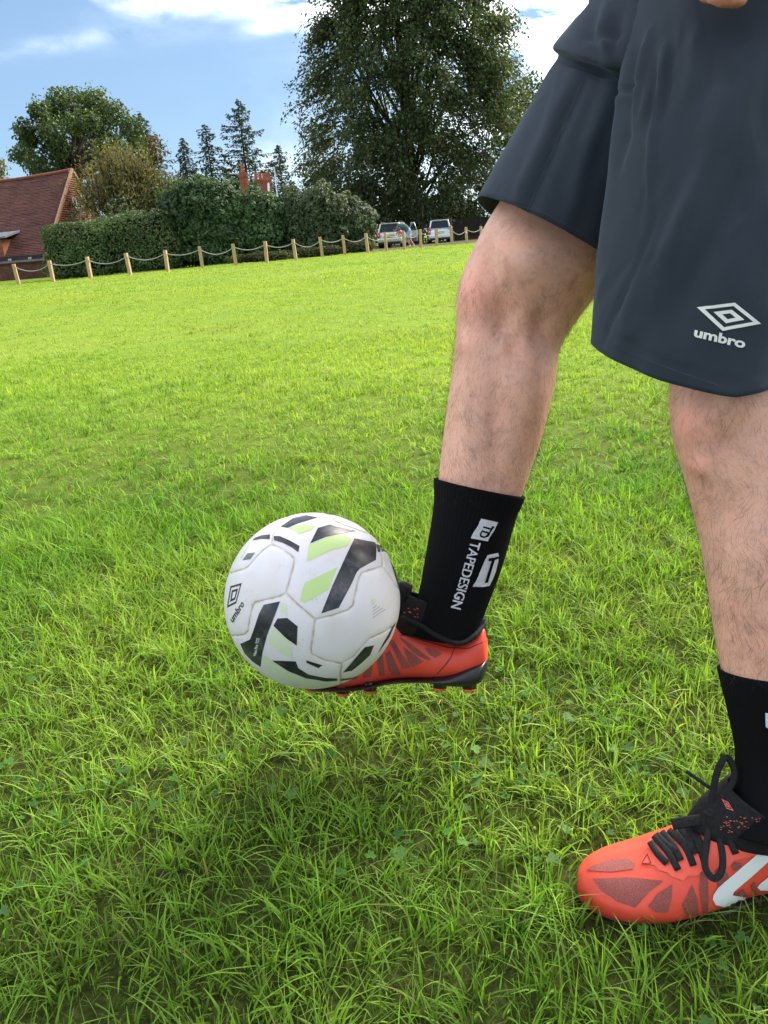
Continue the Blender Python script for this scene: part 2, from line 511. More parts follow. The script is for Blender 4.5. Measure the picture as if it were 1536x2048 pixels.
for q, p in enumerate(POSTS):
    o = link(bpy.data.objects.new('fence_post', post_me))
    z = float(gz(p[0], p[1]))
    o.location = (p[0], p[1], z)
    o.rotation_euler = (random.uniform(-.03, .03), random.uniform(-.06, .03), random.uniform(-.3, .3))
    where = ('by the brick wall of the barn' if q < 2 else 'before the clipped hedge' if q < 5 else 'before the tall shrubs' if q < 9 else
             'before the laurel bank' if q < 12 else 'near the parked cars' if q < 17 else 'before the dark board fence')
    extra = ' bearing a notice' if q == 17 else ''; where = 'by the dark boards' if q == 17 else where
    tag(o, f'{ORD[q]} wooden rope fence post from the left{extra}, {where}', 'fence post', 'posts of the rope fence')
    if q == 17:
        obj('notice', MB().box((-.05, -.078, .56), (.012, -.0705, .74)).mesh('notice', M_NOTICE), o)
    cur = np.array([p[0], p[1], z + PH * .86])
    if prev is not None:
        pts = []
        L = np.linalg.norm(cur - prev)
        for t in np.linspace(0, 1, 17):
            s = prev * (1 - t) + cur * t
            s[2] -= (.20 + .06 * math.sin(q * 2.3)) * 4 * t * (1 - t)
            pts.append(s)
        mid = pts[8].copy()
        ro = link(bpy.data.objects.new('rope', MB().tube([w - mid for w in pts], .018, 7).mesh('rope', M_ROPE, True)))
        ro.location = mid
        tag(ro, f'pale rope sagging between the {ORD[q-1]} and {ORD[q]} fence posts from the left', 'rope', 'ropes of the fence')
    prev = cur

# ------------------------------------------------------------------ leaves
def leaf_mesh(name, C, N, size, col, mat, aspect=.55, droop=0.0, up=None):
    """rhombic leaves, folded along the midrib: centres C, normals N"""
    n = len(C)
    if up is None:
        a = rng.normal(size=(n, 3)); a[:, 2] -= droop
    else:
        a = up + rng.normal(size=(n, 3)) * .35
    N = N / (np.linalg.norm(N, axis=1, keepdims=True) + 1e-9)
    t = a - N * np.sum(a * N, 1, keepdims=True)
    t /= np.linalg.norm(t, axis=1, keepdims=True) + 1e-9
    s = np.cross(N, t)
    L = np.asarray(size).reshape(-1, 1)
    W = L * aspect
    V = np.stack([C - t * L * .5, C + s * W * .5 + N * L * .08, C + t * L * .5, C - s * W * .5 + N * L * .08], 1).reshape(-1, 3)
    F = np.arange(4 * n).reshape(n, 4)
    return np_mesh(name, V, F, mat, np.repeat(col, 4, 0))
def palette(n, cols, jitter=.18):
    cols = np.array(cols)
    c = cols[rng.integers(0, len(cols), n)]
    return np.clip(c * (1 + rng.normal(size=(n, 1)) * jitter), .003, .6)
M_LEAF = leafmat('broad_leaf', .4)
M_LEAF_GLOSSY = leafmat('glossy_leaf', .25, .5, .3)
M_NEEDLE = leafmat('needle', .12, .6, .2)
M_BARK = simple('bark', (.035, .027, .02), (.085, .068, .05), 6, .95, .1, .8, 14, .04)
M_TWIG = simple('twig_shade', (.012, .013, .008), (.03, .028, .016), 6, .95, .05)  # near-black: the shade inside a hedge put into its core's colour

def tree_thing(name, base, label, cat='tree', group=None):
    return tag(empty(name, base), label, cat, group)
def clump_tree(name, base, blobs, label, cols, per=240, leaf=.22, droop=.0, trunk_r=.35, group=None, mat=None, aspect=.6, inner=.25, squash=1.0, name_cols_top=None):
    """blobs: rows (x, y, z, r) relative to base; leaves sit in the shell of each lump, limbs run to the lumps"""
    t = tree_thing(name, base, label, group=group)
    Cs, Ns, Co = [], [], []
    for (x, y, z, r) in blobs:
        k = int(per * (r / 1.2) ** 2)
        d = rng.normal(size=(k, 3)); d /= np.linalg.norm(d, axis=1, keepdims=True)
        q = r * (inner + (1 - inner) * rng.random((k, 1)) ** .35)
        lump = 1 + .28 * np.sin(d[:, :1] * 5 + x) * np.sin(d[:, 1:2] * 5 + y) + .22 * rng.normal(size=(k, 1)) * .6
        p = d * q * lump * np.array([1, 1, squash])
        Cs.append(p + np.array([x, y, z])); Ns.append(d + rng.normal(size=(k, 3)) * .7 + np.array([0, 0, .35]))
        Co.append(palette(k, cols) * (1 + .22 * rng.normal()))
    C, N, K = np.concatenate(Cs), np.concatenate(Ns), np.clip(np.concatenate(Co), .004, .5)
    obj('crown', leaf_mesh('crown', C, N, leaf * rng.uniform(.6, 1.3, len(C)), K, mat or M_LEAF, aspect, droop), t)
    mb = MB()
    B = np.array(blobs)
    top = B[:, 2].max(); low = B[:, 2].min()
    fork = max(.5, low * .8 + .3)
    c0 = B[:, :2].mean(0)
    mb.tube(smooth_curve([(0, 0, -.3), (.05, .02, fork * .5), (c0[0] * .3, c0[1] * .3, fork), (c0[0], c0[1], (fork + top) / 2), (c0[0], c0[1], top - .6)], 4),
            list(np.linspace(trunk_r, trunk_r * .18, 17)), 9)
    for (x, y, z, r) in blobs:
        zs = fork + (z - fork) * .35
        s = np.array([c0[0] * (zs - fork) / (top - fork + .1) * 1.2, c0[1] * (zs - fork) / (top - fork + .1) * 1.2, zs])
        e = np.array([x, y, z])
        mid = s * .5 + e * .5 + np.array([0, 0, -.15 * np.linalg.norm(e - s) * .5]) + rng.normal(size=3) * .15
        mb.tube(smooth_curve([s, mid, e], 3), list(np.linspace(trunk_r * .3, .03, 7)), 5)
    obj('trunk', mb.mesh('trunk', M_BARK, True), t)
    return t
def conifer(name, base, h, w, label, cols, levels=26, start=.12, droop=.35, leaf=.32, per=26, group=None, sparse=1.0, lean=0.0):
    t = tree_thing(name, base, label, group=group)
    mb = MB()
    mb.tube([(0, 0, -.3), (lean * h * .5, 0, h * .5), (lean * h, 0, h)], [h * .016 + .05, h * .009, .02], 8)
    Cs, Ns, U = [], [], []
    for l in range(levels * 5):
        f = start + (1 - start) * (l + random.random()) / (levels * 5)
        z = f * h
        reach = w * (1 - f) ** .62 + .12
        for bq in range(1):
            if random.random() > sparse: continue
            a = l * 2.4 + random.uniform(-.5, .5)
            R = reach * random.choice((.55, .75, .9, 1.0, 1.22)) * random.uniform(.85, 1.1)
            o = np.array([lean * z, 0, z]); dr = np.array([math.cos(a), math.sin(a), 0])
            pts = [o + dr * R * s + np.array([0, 0, (.15 * s - droop * s * s + .18 * s ** 4) * R]) for s in np.linspace(0, 1, 5)]
            mb.tube(pts, list(np.linspace(.045, .01, 5)), 4, False)
            k = max(6, int(per * 1.05 * R / 1.5))
            s = rng.random(k) ** .7
            q = o[None] + dr[None] * (R * s)[:, None]
            q[:, 2] += (.15 * s - droop * s * s + .18 * s ** 4) * R
            sd = np.array([-dr[1], dr[0], 0])
            off = rng.normal(size=k) * .16 * R * (1.05 - s) + rng.normal(size=k) * .05
            q += sd[None] * off[:, None]
            q[:, 2] -= np.abs(rng.normal(size=k)) * .22 * min(1, R)
            Cs.append(q); Ns.append(rng.normal(size=(k, 3)) * .8 + np.array([0, 0, .8]))
            U.append(dr[None] + sd[None] * np.sign(off)[:, None] * .6 + np.array([0, 0, -.5]))
    C, N, U = np.concatenate(Cs), np.concatenate(Ns), np.concatenate(U)
    obj('crown', leaf_mesh('crown', C, N, leaf * rng.uniform(.6, 1.3, len(C)), palette(len(C), cols), M_NEEDLE, .38, up=U), t)
    obj('trunk', mb.mesh('trunk', M_BARK, True), t)
    return t
def at_ground(px, d):
    """ground point on the sight line column px at depth d"""
    q = P(px, 470, d)
    return np.array([q[0], q[1], float(gz(q[0], q[1]))])
def blob_px(base, rows):
    """rows: (px, py, depth offset, radius in px) -> lumps relative to the base"""
    d0 = (base - CAM) @ CF
    out = []
    for px, py, dd, r in rows:
        q = P(px, py, d0 + dd)
        out.append((*(q - base), r / FPX * d0))
    return out

# --- clipped hedge, shrubs and bank (hedge things with leaves over an added solid dark core that blocks the view through)
def hedge(name, lumps, label, cols, per_m2, leaf, droop=.0, mat=None, aspect=.6, group=None, core=.8, cat='hedge', base=None, layers=.25, rough=.1):
    """lumps: (centre xyz, half sizes xyz, superellipse exponent) in world coordinates"""
    c0 = np.array(lumps[0][0], float)
    base = np.array([c0[0], c0[1], float(gz(c0[0], c0[1]))]) if base is None else base
    t = tag(empty(name, base), label, cat, group)
    Cs, Ns, Ks = [], [], []
    mb = MB(); cores = []
    for c, s, ex in lumps:
        c, s = np.array(c, float), np.array(s, float)
        area = 8 * (s[0] * s[2] + s[1] * s[2] * .7 + s[0] * s[1] * .5)
        k = int(area * per_m2)
        d = rng.normal(size=(k, 3)); d /= np.max(np.abs(d), axis=1, keepdims=True)
        d += 0
        rr = (np.sum(np.abs(d) ** ex, axis=1, keepdims=True)) ** (-1 / ex)
        d = d * rr
        wob = 1 + rough * (vnoise(d[:, 0] * s[0] * 2.2 + 9 + c[0], d[:, 2] * s[2] * 2.2 + c[1], 3) - .5)[:, None] * 2 + rough * .6 * (vnoise(d[:, 0] * s[0] * 6, d[:, 2] * s[2] * 6 + 2, 4) - .5)[:, None] * 2
        q = (1 - layers * rng.random((k, 1)) ** 2)
        p = c + d * s * q * wob
        keep = p[:, 2] > gz(p[:, 0], p[:, 1]) - .02
        nrm = np.sign(d) * np.abs(d) ** (ex - 1) / s
        nrm /= np.linalg.norm(nrm, axis=1, keepdims=True)
        Cs.append(p[keep]); Ns.append((nrm + rng.normal(size=(k, 3)) * .55 + np.array([0, 0, .25]))[keep])
        patch = vnoise(p[:, 0] * .9 + 5, p[:, 2] * 1.3, 11)[:, None]
        Ks.append((palette(k, cols) * (.72 + .56 * patch))[keep])
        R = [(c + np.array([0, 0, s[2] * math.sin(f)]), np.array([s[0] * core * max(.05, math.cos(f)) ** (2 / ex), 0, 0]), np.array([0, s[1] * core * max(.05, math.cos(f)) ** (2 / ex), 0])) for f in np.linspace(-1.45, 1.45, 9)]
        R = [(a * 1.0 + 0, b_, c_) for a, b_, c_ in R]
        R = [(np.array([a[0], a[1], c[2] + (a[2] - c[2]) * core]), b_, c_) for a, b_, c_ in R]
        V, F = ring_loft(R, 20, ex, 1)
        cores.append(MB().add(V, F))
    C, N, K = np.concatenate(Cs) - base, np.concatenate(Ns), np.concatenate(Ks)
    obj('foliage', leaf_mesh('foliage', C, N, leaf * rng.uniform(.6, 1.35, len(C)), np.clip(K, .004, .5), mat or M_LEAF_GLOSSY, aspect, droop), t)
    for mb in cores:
        me = mb.mesh('inner_core', M_TWIG, True); me.transform(Matrix.Translation(-Vector(base)))
        obj('inner_core', me, t)
    return t
def lump(px0, px1, top, d, thick, ex=3.0, gl=0.0):
    """a lump spanning photo columns px0..px1 with its crown at photo row top, standing on the ground at depth d"""
    a, b_, tp = P(px0, top, d), P(px1, top, d), P((px0 + px1) / 2, top, d)
    g = float(gz(tp[0], tp[1])) + gl
    c = ((a[0] + b_[0]) / 2, tp[1] + 0, (g + tp[2]) / 2 if ex > 2.6 else g + (tp[2] - g) * .45)
    hz = (tp[2] - g) / 2 if ex > 2.6 else (tp[2] - g) * .55
    return (c, (abs(b_[0] - a[0]) / 2, thick, hz), ex)
GREEN_D = [(.042, .086, .03), (.062, .12, .04), (.052, .10, .037), (.10, .165, .06)]
hedge('clipped_hedge', [lump(82, 215, 446, 38.6, 1.0, 7), lump(190, 352, 427, 39.0, 1.1, 6)],
      'low clipped green hedge with a square left end beside the barn', [(.05, .10, .03), (.068, .13, .038), (.10, .17, .05), (.14, .14, .065)], 380, .13, .2, aspect=.55, rough=.09)
hedge('tall_shrub', [lump(322, 470, 362, 39.4, 1.5, 2.8), lump(300, 420, 376, 39.8, 1.3, 2.7), lump(430, 565, 381, 39.9, 1.5, 2.7), lump(375, 476, 366, 39.2, 1.2, 2.6)],
      'tall rambling dark green shrub mass with drooping leaves between hedge and laurel', GREEN_D, 280, .2, .9, aspect=.5, cat='shrub', rough=.2)
hedge('laurel_bank', [lump(545, 690, 372, 40.4, 1.6, 2.6), lump(600, 742, 392, 41.6, 1.5, 2.5), lump(640, 748, 428, 42.6, 1.2, 2.4)],
      'rounded grey green laurel bank sloping down towards the silver estate car', [(.06, .09, .04), (.08, .115, .052), (.1, .13, .065), (.045, .075, .03)], 330, .18, 1.0, aspect=.5, cat='shrub', rough=.16)
# rough grass and bramble skirt along the foot of the bank
sk = [lump(450, 590, 505, 37.3, .35, 2.2), lump(570, 700, 492, 38.2, .4, 2.2), lump(680, 748, 480, 40.5, .5, 2.2)]
hedge('bramble_strip', sk, 'rough olive brambles and weeds along the foot of the laurel', [(.06, .075, .02), (.085, .095, .03), (.05, .07, .02)], 300, .12, .3, aspect=.3, cat='brambles', rough=.25)
BR = [(.07, .14, .022), (.1, .18, .03), (.05, .1, .018)]
def bush(name, px, d, rows, label, cols, leaf, per, **k):
    b0 = at_ground(px, d)
    return clump_tree(name, b0, blob_px(b0, rows), label, cols, per=per, leaf=leaf, trunk_r=.1, **k)
bush('sapling', 335, 41.5, [(335, 380, 0, 26), (352, 372, .5, 20), (322, 395, .3, 18), (370, 385, .4, 18)], 'bright green young sycamore top above the shrubs, left one', BR, .24, 150)
bush('sapling', 462, 41.5, [(452, 368, 0, 18), (440, 385, .4, 20), (472, 388, .2, 20), (420, 392, 0, 16), (495, 385, .3, 12)], 'bright green young sycamore top above the shrubs, near the chimneys', BR, .24, 150)
bush('garden_bush', 246, 41.5, [(248, 408, 0, 22), (230, 420, .3, 16), (218, 428, .1, 12), (262, 420, .2, 14)], 'rounded mid green bush showing just over the clipped hedge', [(.04, .085, .025), (.06, .11, .03)], .18, 170)
bush('garden_bush', 162, 42.2, [(160, 402, 0, 15), (167, 415, .2, 20), (170, 432, .2, 22), (142, 428, .1, 15), (185, 434, .2, 14), (150, 436, 0, 16)], 'dark bush growing up the tile hung gable of the barn', [(.025, .05, .015), (.05, .09, .025)], .17, 170)

# olive willow-like shrub: many upright sprays
b0 = at_ground(255, 50)
def spray_tree(name, base, sprays, label, cols, leaf, mat, trunk_r=.18, spread=.22, group=None, aspect=.35, nl=60):
    """sprays: (origin, tip direction, length, droop) in local metres"""
    t = tree_thing(name, base, label, group=group)
    Cs, Ns, Us, Ks = [], [], [], []
    mb = MB()
    for (o, d, L, dr) in sprays:
        s = rng.random(nl) ** .8
        q = np.array(o)[None] + np.array(d)[None] * (s * L)[:, None]
        q[:, 2] -= dr * L * s * s
        q += rng.normal(size=(nl, 3)) * (spread * (.35 + .8 * np.sin(np.clip(s, .05, 1) * 2.6)))[:, None]
        Cs.append(q); Ns.append(rng.normal(size=(nl, 3)) + np.array([0, 0, .5]))
        u = np.array(d)[None] - np.array([0, 0, 1.0])[None] * (2 * dr * s)[:, None]
        Us.append(u); Ks.append(palette(nl, cols) * (1 + .2 * rng.normal()))
        pts = [np.array(o) + np.array(d) * w * L - np.array([0, 0, dr * L * w * w]) for w in (0, .35, .7, 1)]
        mb.tube(pts, [.05, .035, .02, .008], 4, False)
    C, N, U, K = (np.concatenate(a) for a in (Cs, Ns, Us, Ks))
    obj('crown', leaf_mesh('crown', C, N, leaf * rng.uniform(.6, 1.35, len(C)), np.clip(K, .004, .5), mat, aspect, up=U), t)
    return t, mb
sp = []
for (px, py, w) in [(190, 345, 1), (215, 318, 1.2), (240, 312, 1.2), (262, 322, 1.2), (285, 330, 1.2), (310, 345, 1.1), (330, 362, 1), (175, 380, 1), (345, 385, .9), (250, 350, 1.4), (300, 370, 1.4), (205, 380, 1.4), (230, 340, 1.3), (275, 350, 1.3), (320, 385, 1.2)]:
    e = P(px, py, 50 + random.uniform(-1, 1.5)) - b0
    for q in range(13):
        tip = e + rng.normal(size=3) * np.array([.55, .7, .45])
        L = random.uniform(1.3, 2.4) * w
        d = np.array([tip[0] * .10 + random.uniform(-.25, .25), random.uniform(-.3, .3), 1.0]); d /= np.linalg.norm(d)
        sp.append((tip - d * L, d, L, 0.0))
t, mb = spray_tree('willow_shrub', b0, sp, 'feathery olive green willow behind the barn gable', [(.15, .145, .05), (.19, .175, .066), (.12, .125, .04), (.21, .185, .085)], .24, M_LEAF, spread=.26, nl=90)
for q in range(9):
    a = q * .7
    mb.tube(smooth_curve([(0, 0, -.2), (math.cos(a) * .5, math.sin(a) * .5, 1.5), (math.cos(a) * 1.6, math.sin(a) * .9, 3.4)], 3), [.12, .1, .09, .08, .06, .04, .03], 6)
obj('trunk', mb.mesh('trunk', M_BARK, True), t)

# --- oak
b0 = at_ground(165, 62)
rows = []
for (px, py, r) in [(75, 225, 30), (115, 212, 32), (155, 205, 30), (195, 215, 32), (228, 235, 30), (255, 262, 30), (275, 290, 28), (60, 265, 24), (40, 282, 20), (35, 315, 22), (60, 325, 26),
                    (95, 265, 34), (140, 255, 36), (185, 260, 38), (225, 285, 36), (110, 310, 36), (160, 305, 38), (205, 320, 36), (250, 320, 34), (80, 345, 26), (130, 345, 32), (285, 325, 24), (95, 235, 26), (170, 232, 28)]:
    for q in range(2):
        rows.append((px + random.uniform(-14, 14), py + random.uniform(-10, 10), random.uniform(-4.5, 3.5), r * random.uniform(.62, .95)))
clump_tree('oak_tree', b0, blob_px(b0, rows), 'broad dark green oak rising behind the barn roof', [(.045, .085, .024), (.065, .11, .03), (.085, .135, .038), (.035, .07, .02)], per=620, leaf=.28, trunk_r=.5, inner=.3, aspect=.65)
b0 = at_ground(312, 66)
rows = [(300 + random.uniform(-32, 28), 275 + random.uniform(-5, 75), random.uniform(-2, 2), random.uniform(14, 22)) for q in range(16)]
clump_tree('larch_tree', b0, blob_px(b0, rows), 'russet brown autumn tree at the right edge of the oak', [(.075, .06, .024), (.1, .075, .03), (.05, .05, .02)], per=230, leaf=.3, trunk_r=.25, inner=.2)
b0 = at_ground(-12, 70)
rows = [(-14 + random.uniform(-24, 24), 345 + random.uniform(-22, 40), random.uniform(-2, 2), random.uniform(12, 18)) for q in range(12)]
clump_tree('pale_tree', b0, blob_px(b0, rows), 'pale yellow green tree far behind the barn at the left edge', [(.11, .12, .05), (.14, .14, .065), (.08, .095, .035)], per=230, leaf=.3, trunk_r=.2)

# --- conifers
NEED = [(.036, .062, .036), (.05, .082, .045), (.062, .092, .05)]
def con(px_base, px_top, py_top, d, wpx, label, **k):
    b0 = at_ground(px_base, d)
    h = (P(px_top, py_top, d) - b0)[2]
    return conifer('conifer_tree', b0, h, wpx / FPX * d, label, NEED, **k)
con(318, 306, 238, 74, 80, 'dark spire conifer just right of the oak', levels=30, per=30)
con(392, 346, 286, 76, 60, 'narrow dark conifer leaning beside the olive willow', levels=30, droop=.6, per=26)
con(440, 428, 258, 78, 85, 'left of the two tall open conifers behind the chimneys', levels=24, sparse=.8, per=36)
con(508, 482, 214, 80, 105, 'tallest open conifer with long drooping boughs behind the chimneys', levels=24, sparse=.85, droop=.2, per=40)
con(575, 562, 296, 82, 60, 'small conifer standing between the chimneys and the beech', levels=24, sparse=.9, per=30)

# --- the great beech
b0 = at_ground(828, 66)
def beech_half(py):
    return np.interp(py, [-340, -250, -120, 0, 100, 200, 300, 360, 410, 445], [10, 60, 120, 152, 172, 192, 200, 184, 160, 110])
def beech_mid(py):
    return np.interp(py, [-340, 0, 100, 200, 300, 440], [800, 808, 812, 818, 812, 830])
sp = []
d0 = 66.0
boughs = []
for q in range(540):
    py = random.uniform(-330, 440) if q < 80 else random.uniform(-80, 442)
    a = random.uniform(0, 2 * math.pi)
    if math.sin(a) > .3 and random.random() < .65: a = -a
    R = beech_half(py) / FPX * d0
    rho = R * (random.uniform(.82, 1.08) if random.random() < .62 else random.random() ** .6 * .85)
    boughs.append((py, a, rho, R))
SHADE = []
for (py, a, rho, R) in boughs:
    c = P(beech_mid(py), py, d0) - b0
    o = np.array([c[0] + math.cos(a) * rho, math.sin(a) * rho * .9, c[2]])
    for k in range(6):
        a2 = a + random.gauss(0, .35)
        out = np.array([math.cos(a2), math.sin(a2), random.uniform(-.35, .35)]); out /= np.linalg.norm(out)
        L = random.uniform(1.1, 2.4)
        sp.append((o - out * L * .55 + rng.normal(size=3) * np.array([.55, .55, .42]), out, L, random.uniform(.35, 1.0)))
t, mb = spray_tree('beech_tree', b0, sp, 'huge dark green beech with drooping sprays towering over the parked cars', [(.034, .072, .034), (.044, .088, .038), (.06, .105, .04), (.085, .125, .045), (.13, .13, .055)], .25, M_LEAF, spread=.27, aspect=.62, nl=42)
mb.tube(smooth_curve([(0, 0, -.4), (.1, 0, 2.5), (0, .1, 7), (-.3, 0, 14), (-.6, 0, 24)], 5), list(np.linspace(.85, .1, 21)), 10)
for q in range(34):
    a = q * 2.4; z0 = random.uniform(2.0, 11.0)
    h = random.uniform(6, 13); r = random.uniform(3.2, 7.2)
    mb.tube(smooth_curve([(0, 0, z0), (math.cos(a) * r * .4, math.sin(a) * r * .4, z0 + h * .35), (math.cos(a) * r * .75, math.sin(a) * r * .75, z0 + h * .75), (math.cos(a) * r, math.sin(a) * r, z0 + h)], 4), list(np.linspace(.17, .03, 13)), 6)
obj('trunk', mb.mesh('trunk', M_BARK, True), t)
# understorey filling the dark gap below the beech, and trees beyond the frame to the right
for (px, d, rows_, lab) in [(735, 68, [(700 + 24 * q, 425 + random.uniform(-20, 25), random.uniform(-1.5, 1.5), 30) for q in range(12)], 'dark evergreen thicket under the beech behind the cars')]:
    bq = at_ground(px, d)
    clump_tree('thicket', bq, blob_px(bq, rows_ + [(r[0] + 8, r[1] + 32, r[2], 30) for r in rows_]), lab, GREEN_D, per=200, leaf=.3, trunk_r=.15, inner=.15)
for q, (px, d, top) in enumerate([(1120, 70, 180), (1330, 74, 120), (1560, 68, 160), (1800, 70, 200)]):
    bq = at_ground(px, d)
    rows_ = [(px + random.uniform(-110, 110), random.uniform(top, 400), random.uniform(-4, 4), random.uniform(34, 48)) for _ in range(26)]
    clump_tree('field_tree', bq, blob_px(bq, rows_), ['dark tree right of the beech, behind the board fence', 'tall green tree hidden behind the dark shorts', 'green tree at the field edge behind the standing player', 'green tree at the far right edge of the field'][q],
               [(.026, .05, .014), (.04, .07, .02), (.055, .085, .026)], per=170, leaf=.42, trunk_r=.45)
# ------------------------------------------------------------------ barn with the steep tiled roof
def on_x(px, py, X):
    r = cray(px, py); return CAM + r * ((X - CAM[0]) / r[0])
def on_y(px, py, Y):
    r = cray(px, py); return CAM + r * ((Y - CAM[1]) / r[1])
def tiles(name, cols, sx, sz, axis='XZ', mortar=.004, rough=.85, stain=None):
    m, nt, b = new_mat(name)
    tc = nnode(nt, 'ShaderNodeTexCoord'); sep = nnode(nt, 'ShaderNodeSeparateXYZ'); cmb = nnode(nt, 'ShaderNodeCombineXYZ')
    nt.links.new(tc.outputs['Object'], sep.inputs[0])
    nt.links.new(sep.outputs[axis[0]], cmb.inputs[0]); nt.links.new(sep.outputs[axis[1]], cmb.inputs[1])
    br = nnode(nt, 'ShaderNodeTexBrick')
    br.inputs['Scale'].default_value = 1.0
    br.inputs['Brick Width'].default_value = sx; br.inputs['Row Height'].default_value = sz
    br.inputs['Mortar Size'].default_value = mortar; br.inputs['Mortar Smooth'].default_value = .2
    br.inputs['Color1'].default_value = (*cols[0], 1); br.inputs['Color2'].default_value = (*cols[1], 1); br.inputs['Mortar'].default_value = (*cols[2], 1)
    nt.links.new(cmb.outputs[0], br.inputs['Vector'])
    big = noise(nt, .9, 6, .65, vec=tc.outputs['Object']); fine = noise(nt, 11, 5, .7, vec=tc.outputs['Object'])
    st = ramp(nt, big, [(.35, (.62, .56, .6)), (.55, (1, 1, 1)), (.72, stain or (1.15, 1.05, .8))])
    f2 = ramp(nt, fine, [(.3, (.6, .6, .6)), (.6, (1.1, 1.1, 1.1)), (.74, (1.2, 1.2, 1.2)), (.8, (2.4, 2.5, 2.3))])
    m1 = nnode(nt, 'ShaderNodeMix', data_type='RGBA', blend_type='MULTIPLY'); m1.inputs['Factor'].default_value = 1
    m2 = nnode(nt, 'ShaderNodeMix', data_type='RGBA', blend_type='MULTIPLY'); m2.inputs['Factor'].default_value = 1
    nt.links.new(br.outputs[0], m1.inputs[6]); nt.links.new(st, m1.inputs[7]); nt.links.new(m1.outputs[2], m2.inputs[6]); nt.links.new(f2, m2.inputs[7])
    nt.links.new(m2.outputs[2], b.inputs['Base Color'])
    b.inputs['Roughness'].default_value = rough; b.inputs['Specular IOR Level'].default_value = .25
    bump(nt, b, fine, .5, .03)
    return m
M_ROOF = tiles('old_roof_tile', [(.082, .031, .026), (.118, .042, .033), (.042, .018, .016)], .17, .1, 'XZ', .012)
M_HUNG = simple('hung_tile', (.17, .06, .036), (.27, .10, .058), 7, .85, .2, .4, 16, .02)
M_BRICK = tiles('old_brick', [(.16, .05, .032), (.11, .04, .03), (.12, .09, .075)], .22, .075, 'XZ', .01)
M_VERGE = simple('bare_timber', (.27, .155, .10), (.36, .21, .135), 8, .8, .2)
M_DARKTIMBER = simple('black_timber', (.02, .019, .02), (.045, .042, .042), 10, .8, .3)
M_LEAD = simple('lead_grey', (.09, .10, .125), (.17, .18, .21), 5, .45, .5)
M_PALE = simple('pale_block', (.28, .3, .33), (.42, .43, .44), 10, .8, .2)
M_WHITE = simple('white_gloss', (.72, .72, .7), rough=.4)
M_GLASS = simple('dark_glass', (.02, .025, .03), rough=.08, spec=.6)
Nc = P(87, 511, 46.0); XG = Nc[0]
Ap = on_x(141, 341, XG)
ye, yr, zr, ze = Nc[1], Ap[1], Ap[2], Nc[2]
yb = 2 * yr - ye
gb = float(gz(XG, ye)) - .3
barn = tag(empty('barn', (XG, ye, gb)), 'old barn with steep sagging maroon tiled roof and orange tile hung gable', 'barn')
OB = np.array([XG, ye, gb])
def bpart(name, mb, mat, parent=None, **k):
    me = mb.mesh(name, mat, **k); me.transform(Matrix.Translation(-Vector(OB)))
    return obj(name, me, parent or barn)
LEN = 17.0
def sag(x): u = (XG - x) / LEN; return -.34 * math.sin(min(1, u * 1.6) * math.pi) if u < .625 else 0
# roof slopes: overlapping courses, each a thin lipped strip
def roof_slope(y0, z0, y1, z1, rows=58, cols=18, over=.25):
    mb = MB()
    for r in range(rows):
        t0, t1 = r / rows, (r + 1.25) / rows
        V, F = [], []
        for c in range(cols + 1):
            x = XG + .12 - (LEN + .12) * c / cols
            w = random.uniform(-.008, .008)
            for t, up in ((t0, .03), (min(t1, 1), 0.004)):
                y = y0 + (y1 - y0) * t; z = z0 + (z1 - z0) * t + sag(x) * t
                V.append((x, y + (-up if y1 > y0 else up) * .8, z + up * .6 + w))
            y = y0 + (y1 - y0) * t0; z = z0 + (z1 - z0) * t0 + sag(x) * t0
            V.append((x, y, z - .01))
        for c in range(cols):
            a = c * 3
            F += [(a, a + 3, a + 4, a + 1), (a + 2, a + 5, a + 3, a)]
        mb.add(V, F)
    return mb
roof = bpart('roof', roof_slope(ye - .25, ze - .32, yr, zr), M_ROOF)
bpart('roof_slope', roof_slope(yb + .25, ze - .32, yr, zr, 30, 12), M_ROOF)
rd = MB(); rd.tube([(x, yr, zr + sag(x) + .03) for x in np.linspace(XG + .12, XG - LEN, 40)], .11, 8)
bpart('ridge_tiles', rd, M_HUNG, roof, smooth=True)
# gable: weather courses clipped to the triangle
gm = MB()
nrow = 40
zb = ze - .3
for r in range(nrow):
    z0, z1 = zb + (zr - zb) * r / nrow, zb + (zr - zb) * (r + 1) / nrow - .012
    f0, f1 = 1 - (z0 - zb) / (zr - zb), 1 - (z1 - zb) / (zr - zb)
    hw = (yr - ye)
    V = [(XG + .085, yr - hw * f0, z0), (XG + .085, yr + hw * f0, z0), (XG + .012, yr + hw * f1, z1), (XG + .012, yr - hw * f1, z1),
         (XG - .05, yr - hw * f0, z0), (XG - .05, yr + hw * f0, z0)]
    gm.add(V, [(0, 1, 2, 3), (4, 5, 1, 0)])
gable = bpart('gable_wall', gm, M_HUNG)
for s, yy in ((-1, ye - .28), (1, yb + .28)):
    vb = MB(); zlow = zb - .05
    n0 = np.array([XG + .14, yy, zlow]); n1 = np.array([XG + .14, yr, zr + .05])
    d = (n1 - n0); d /= np.linalg.norm(d); up = np.cross([1, 0, 0], d)
    w = .10
    V = []
    for p in (n0, n1):
        for dx, u in ((-.10, -w), (.03, -w), (.03, w), (-.10, w)):
            V.append(p + np.array([dx, 0, 0]) + up * u)
    vb.add(V, [(0, 1, 2, 3), (7, 6, 5, 4), (0, 4, 5, 1), (1, 5, 6, 2), (2, 6, 7, 3), (3, 7, 4, 0)])
    bpart('verge_board', vb, M_VERGE)
wc = on_x(147, 406, XG)
win = bpart('window', MB().box((XG + .03, wc[1] - .3, wc[2] - .3), (XG + .06, wc[1] + .3, wc[2] + .3)), M_GLASS)
fr = MB()
